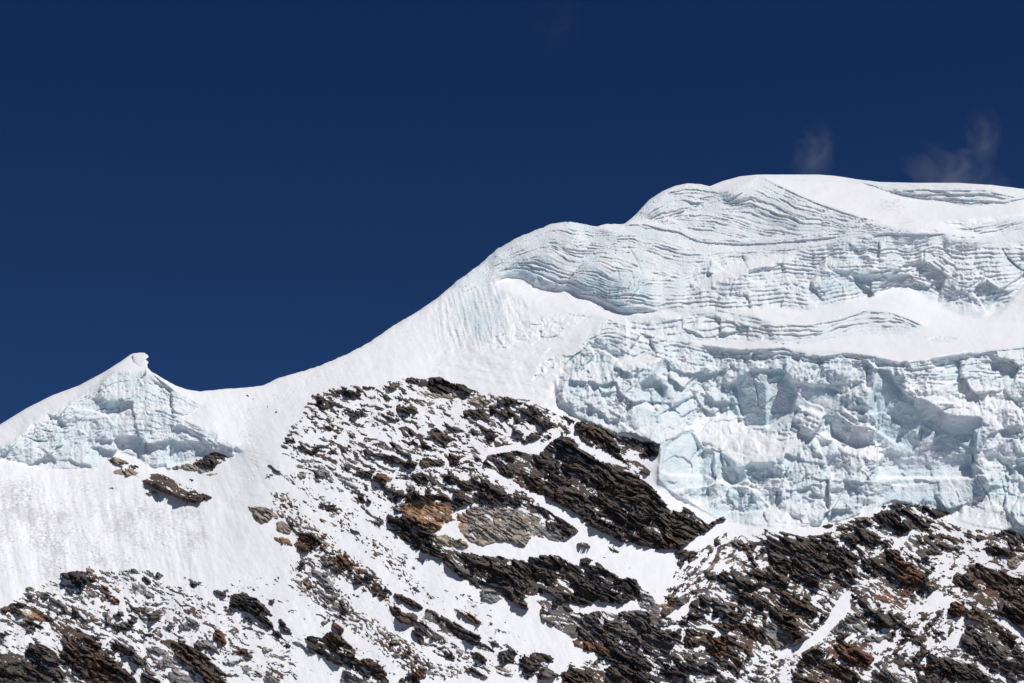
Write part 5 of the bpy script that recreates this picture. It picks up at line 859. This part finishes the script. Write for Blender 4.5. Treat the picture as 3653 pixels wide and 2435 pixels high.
icething(18, P('H', '235,750 280,690 320,668 400,680 470,715 505,760 515,830 480,880 380,880 300,850'), 'ice_block', 'striped tilted ice block standing in front of the blue ice alcove wall', 'ice block', group=None)
icething(19, band(P('V', '1780,742 1850,746 1930,731 1985,712 2040,714 2080,728 2125,746'), 2.8), 'snow_cornice', 'short arched grey snow roll inside the middle snow terrace', 'cornice', group='snow cornices on the glacier')
icething(21, PIN_SNOW, 'snow_cap', '', parent='pin', group=None); icething(22, LEFT_ICE, 'ice_face', '', parent='pin', group=None)
pu, pv = P('A', '1200,1210')[0]; EMP['pin'] = thing('ice_pinnacle', 'lone white snow peak with a broken blue ice face left of the snow saddle', 'ice pinnacle', Vector(world(np.array(pu), np.array(pv), samp(Q, np.array([pu]), np.array([pv]))[0]).tolist()))
ICE_INFO[21]['parent'] = 'pin'; ICE_INFO[22]['parent'] = 'pin'

# the overhanging tip of the ice peak: a lumpy slab of snow with its own thickness
def tip():
    pl = P('A', '1215,175 1245,158 1290,152 1328,150 1350,166 1368,188 1352,202 1343,216 1362,232 1364,246 1352,262 1358,278 1345,300 1300,310 1255,290 1225,240')
    n_ = len(pl); t = np.linspace(0, n_, 120, endpoint=False); i0 = t.astype(int) % n_; f = (t-np.floor(t))[:, None]; ring = pl[i0]*(1-f)+pl[(i0+1) % n_]*f
    ring = ring+.28*np.stack([fbm(t.astype(f32), t.astype(f32)*0+1, 301, 3), fbm(t.astype(f32), t.astype(f32)*0+5, 302, 3)], 1)
    c0 = ring.mean(0); q0 = float(samp(Q, np.array([c0[0]]), np.array([352.0+14]))[0]); rows = []
    for k, (sc, dq) in enumerate(((.02, -3.2), (.3, -3.1), (.6, -2.7), (.85, -1.6), (.97, -.3), (1.0, 1.0), (.97, 4), (.85, 7), (.5, 9), (.02, 9.5))):
        r_ = c0+(ring-c0)*sc; nn = .5*fbm((r_[:, 0]/2.2).astype(f32), (r_[:, 1]/1.8).astype(f32), 303, 3); rows.append(world(r_[:, 0], r_[:, 1], q0+dq+nn))
    R = np.array(rows); q = []
    for i in range(len(rows)-1):
        for j in range(120): a = i*120+j; b_ = i*120+(j+1) % 120; q.append([a, b_, b_+120, a+120])
    co = R.reshape(-1, 3); mesh_obj('cornice', co, np.array(q), M_ice, dict(ice=np.full(len(co), .12), crack=np.zeros(len(co)), dirt=np.zeros(len(co))), parent=EMP['pin'])

for i_, info in ICE_INFO.items():
    fm = fid == i_
    if fm.sum() < 10: print('empty', i_); continue
    co, q, at_ = sub_mesh(GR, fm, attrs)
    if i_ == 0: mesh_obj('snow_slope', co, q, M_ice, at_, kind='structure')
    elif info.get('parent'):
        mesh_obj(info['name'], co, q, M_ice, at_, parent=EMP[info['parent']])
    else: mesh_obj(info['name'], co, q, M_ice, at_, label=info['label'], cat=info['cat'], group=info.get('group'))
tip()
print('sheet', len(GR)*GR.shape[1], time.time()-T0)
# rocks: each component of the field is a mesh of its own standing out of the snow sheet
V2 = int((225-V0)/HS)
RT = TH_ROCK; Qr = Q-RT
rrow = slice(V2, NV); Wg = world(UU[rrow], VV[rrow], Qr[rrow])
def near_dir(p, q):
    dx, dy = p[0]-q[0], p[1]-q[1]
    if abs(dx) > 1.6*abs(dy): return 'right of' if dx > 0 else 'left of'
    if abs(dy) > 1.6*abs(dx): return 'below' if dy > 0 else 'above'
    return ('below right of' if dy > 0 else 'above right of') if dx > 0 else ('below left of' if dy > 0 else 'above left of')
mk = (LAB >= 0); dil = LAB.copy()
for _ in range(3):
    for ax, sh in ((0, 1), (0, -1), (1, 1), (1, -1)):
        r_ = np.roll(dil, sh, ax); dil = np.where(dil < 0, r_, dil)
dil = dil[rrow]
F = np.maximum(np.maximum(dil[:-1, :-1], dil[1:, :-1]), np.maximum(dil[:-1, 1:], dil[1:, 1:]))
fr, fc = np.nonzero(F >= 0); fl = F[fr, fc]; order = np.argsort(fl, kind='stable'); fr, fc, fl = fr[order], fc[order], fl[order]
ids, st = np.unique(fl, return_index=True); st = np.append(st, len(fl))
size = np.bincount(LAB[LAB >= 0], minlength=NLAB)
inframe = (UU > 0) & (UU < 1024) & (VV < 683) & (LAB >= 0)
vis = np.bincount(LAB[inframe], minlength=NLAB)
colat = COLR[rrow]; frost = FROST[rrow]; nW = Wg.shape[1]; WF = Wg.reshape(-1, 3); CFl = colat.reshape(-1, 3); FFl = frost.ravel(); UF = UU[rrow].ravel(); VF = VV[rrow].ravel()
import re
def short(t):
    t = re.split(r'( lying| sloping| running| slanting| wedged| tucked| resting| topping| crowning| bordering| leaning| standing| rising| descending| half| on snow| at the| in the| under the| below the| beneath| above the| right of| left of| beside| against| along| near the| just| low on| parallel| with a| with rust| just under)', t)[0]
    return t
SHORT = {'rust brown right side of the central triangular spur': 'rusty half of the triangular spur', 'rusty brown rib on the right side of the black crag': 'rusty rib of the black crag', 'dark left side of the central triangular spur': 'dark half of the triangular spur'}
landmarks = [(TR[i][0].mean(0), short(TR[i][2])) for i in range(len(TR)) if TR[i][2]]
def build(sel, name, label, cat, group=None, kind=None):
    r, c = fr[sel], fc[sel]; q = np.stack([(r+1)*nW+c, (r+1)*nW+c+1, r*nW+c+1, r*nW+c], 1); uq, inv = np.unique(q, return_inverse=True)
    return mesh_obj(name, WF[uq], inv.reshape(q.shape), M_rock, dict(tint=CFl[uq], frost=FFl[uq]), label=label, cat=cat, group=group, kind=kind)
def cname(c, m):
    l = c.mean(); 
    if c[0] > c[2]*2.4: return 'rusty brown' if l < .12 else 'orange tan'
    if l < .06: return 'dark'
    if l < .11: return 'grey brown'
    return 'pale grey' if c[0] < c[2]*1.25 else 'tan'
small = []; used = {}; MAXN = 299-sum(1 for i, t in enumerate(TR) if not t[2] and vis[i] > 4)
comp = {int(i): slice(st[k], st[k+1]) for k, i in enumerate(ids)}
cand = [i for i in comp if i >= len(TR)]; cand.sort(key=lambda i: -vis[i])
keep = [i for i in cand[:MAXN] if vis[i] >= 10]
rest = [i for i in cand if i not in set(keep)]
def place(i):
    s = comp[i]; r, c = fr[s], fc[s]; return np.array([us[int(c.mean())], vs[int(r.mean())+V2]]), (r, c)
n_small = 0
for i in comp:
    if i < len(TR) and vis[i] > 4:
        pt, (r, c) = place(i); lab = TR[i][2]
        if not lab: small.append(i); continue
        build(comp[i], TR[i][3], lab, 'boulder' if TR[i][3] == 'boulder' else 'rock outcrop', 'boulders on the snow' if TR[i][3] == 'boulder' else 'rock outcrops standing out of the snow')
entries = []
for i in small+keep:
    pt, (r, c) = place(i); cc = colat[r, c].mean(0); nm = cname(cc, 0); sz = vis[i]*HS*HS
    asp = (np.ptp(c)+1)/(np.ptp(r)+1.)
    szn = 'large' if sz > 260 else 'mid-sized' if sz > 70 else 'small' if sz > 18 else 'tiny'
    shp = 'long' if asp > 2.6 else 'upright' if asp < .8 else 'jagged' if sz > 60 else 'low'
    d = [np.hypot(*(pt-q[0])) for q in landmarks]; j = int(np.argmin(d)); lm = landmarks[j]
    entries.append([i, pt, '%s %s %s rock' % (szn, shp, nm), near_dir(pt, lm[0]), lm[1], d[j]])
from collections import defaultdict
ab = {}
gr = defaultdict(list)
for e_ in entries: gr[(e_[2], e_[3], e_[4])].append(e_)
ORD = ['', 'second', 'third', 'fourth', 'fifth', 'sixth', 'seventh', 'eighth', 'ninth', 'tenth']
LS = {}
def shorten(t):
    w_ = t.split(' '); return t
for k_, L_ in gr.items():
    L_.sort(key=lambda e_: e_[5])
    for n_, e_ in enumerate(L_):
        pre = '' if n_ == 0 else (ORD[n_]+' ' if n_ < 10 else 'farther ')
        head = e_[2].replace(' rock', ' rock'); lab = '%s%s %s the %s' % (pre, head, e_[3], SHORT.get(e_[4], e_[4]))
        
        for w_ in ('low', 'jagged', 'central', 'mid-sized', 'long', 'small', 'grey'):
            if len(lab.split()) > 16: lab = re.sub(r'\b%s ' % w_, '', lab, count=1)
        build(comp[e_[0]], 'rock', lab, 'rock', 'rocks scattered over the snow slope')
sel = np.isin(fl, np.array(rest+[i for i in comp if i < len(TR) and vis[i] <= 4]))
if sel.sum(): build(np.nonzero(sel)[0], 'rubble', 'small stones and rock ribs scattered through the snow', 'rubble', kind='stuff')
print('rocks', len(TR), len(entries), len(rest), 'faces', len(fl), time.time()-T0)

def cloud(label, pts, dist, dens, seed):
    """wisp of thin vapour: a closed lumpy tube hull filled with noisy volume"""
    m, nt, b = mat('vapour'); nt.nodes.remove(b); out = nt.nodes['Material Output']
    pv = nt.nodes.new('ShaderNodeVolumePrincipled'); pv.inputs['Color'].default_value = (1, 1, 1, 1); pv.inputs['Anisotropy'].default_value = .2
    tc = nt.nodes.new('ShaderNodeTexCoord'); 
    n = node(nt, 'ShaderNodeTexNoise', {'Vector': tc.outputs['Object'], 'Scale': .02, 'Detail': 8, 'Roughness': .66, 'Distortion': .8})
    mr = node(nt, 'ShaderNodeMapRange', {0: n.outputs[0], 1: .44, 2: .85, 3: 0, 4: dens})
    at_ = node(nt, 'ShaderNodeVectorMath', {0: tc.outputs['Generated'], 1: (.5, .5, .5)}, operation='DISTANCE')
    fo = node(nt, 'ShaderNodeMapRange', {0: at_.outputs['Value'], 1: .56, 2: .05, 3: 0, 4: 1}); fo.interpolation_type = 'SMOOTHSTEP'
    ml = node(nt, 'ShaderNodeMath', {0: mr.outputs[0], 1: fo.outputs[0]}, operation='MULTIPLY'); nt.links.new(ml.outputs[0], pv.inputs['Density']); nt.links.new(pv.outputs[0], out.inputs['Volume'])
    P_ = []
    pts = np.array(pts, float); 
    for x, y, r in pts:
        a = (x/PS-W0/2)*EPS; b_ = (H0/2-y/PS)*EPS; cy, sy = math.cos(PITCH), math.sin(PITCH); P_.append((dist*a, dist*(cy-b_*sy), dist*(sy+b_*cy), r/PS*EPS*dist))
    P_ = np.array(P_); t = np.linspace(0, len(P_)-1, 40); C4 = np.stack([np.interp(t, np.arange(len(P_)), P_[:, k]) for k in range(4)], 1)
    k = np.ones(7)/7; 
    for j in range(4): C4[:, j] = np.convolve(np.pad(C4[:, j], 3, mode='edge'), k, 'valid')
    env = np.sqrt(np.clip(1-(np.linspace(-1, 1, 40))**6, 0.0, 1)); n_ = 24; rings = []
    rng = np.random.RandomState(seed)
    T_ = np.gradient(C4[:, :3], axis=0); T_ /= np.linalg.norm(T_, axis=1)[:, None]
    A_ = np.cross(T_, [0, 1, 0]); A_ /= np.linalg.norm(A_, axis=1)[:, None]; B_ = np.cross(T_, A_)
    for i in range(40):
        th = np.arange(n_)/n_*2*math.pi; rr = C4[i, 3]*(env[i]+.02)*(1+.18*np.sin(3*th+i*.3)+.1*np.sin(5*th-i*.5))
        rings.append(C4[i, :3]+rr[:, None]*(np.cos(th)[:, None]*A_[i]+np.sin(th)[:, None]*B_[i]*1.3))
    R = np.array(rings); co = R.reshape(-1, 3); q = []
    for i in range(39):
        for j in range(n_): q.append([i*n_+j, i*n_+(j+1) % n_, (i+1)*n_+(j+1) % n_, (i+1)*n_+j])
    c0 = len(co); co = np.concatenate([co, C4[:1, :3], C4[-1:, :3]])
    me = bpy.data.meshes.new('cloud'); org = co.mean(0)
    faces = [tuple(f) for f in q]+[(c0, (j+1) % n_, j) for j in range(n_)]+[(c0+1, 39*n_+j, 39*n_+(j+1) % n_) for j in range(n_)]
    me.from_pydata([tuple(p) for p in co-org], [], faces); me.materials.append(m); me.update()
    o = bpy.data.objects.new('cloud', me); SC.collection.objects.link(o); o.location = Vector(org.tolist()); o['label'] = label; o['category'] = 'cloud'; o['group'] = 'thin wisps of cloud'
cloud('faint upright wisp of cloud in the sky above the summit', [(2900, 420, 50), (2925, 500, 80), (2890, 580, 75), (2880, 680, 60)], 2300, .018, 1)
cloud('long diagonal wisp of cloud rising behind the right skyline', [(3210, 460, 40), (3270, 540, 75), (3370, 610, 90), (3500, 670, 100), (3620, 730, 90)], 2300, .022, 2)
cloud('small curl of cloud high near the right edge above the diagonal wisp', [(3550, 390, 50), (3510, 430, 70), (3500, 520, 60), (3520, 620, 60)], 2300, .018, 3)
cloud('very faint pinkish veil of cloud near the top of the sky', [(2060, -60, 80), (2010, 40, 100), (1960, 130, 100), (1900, 230, 60)], 2600, .0012, 4)

print('script done', time.time()-T0)
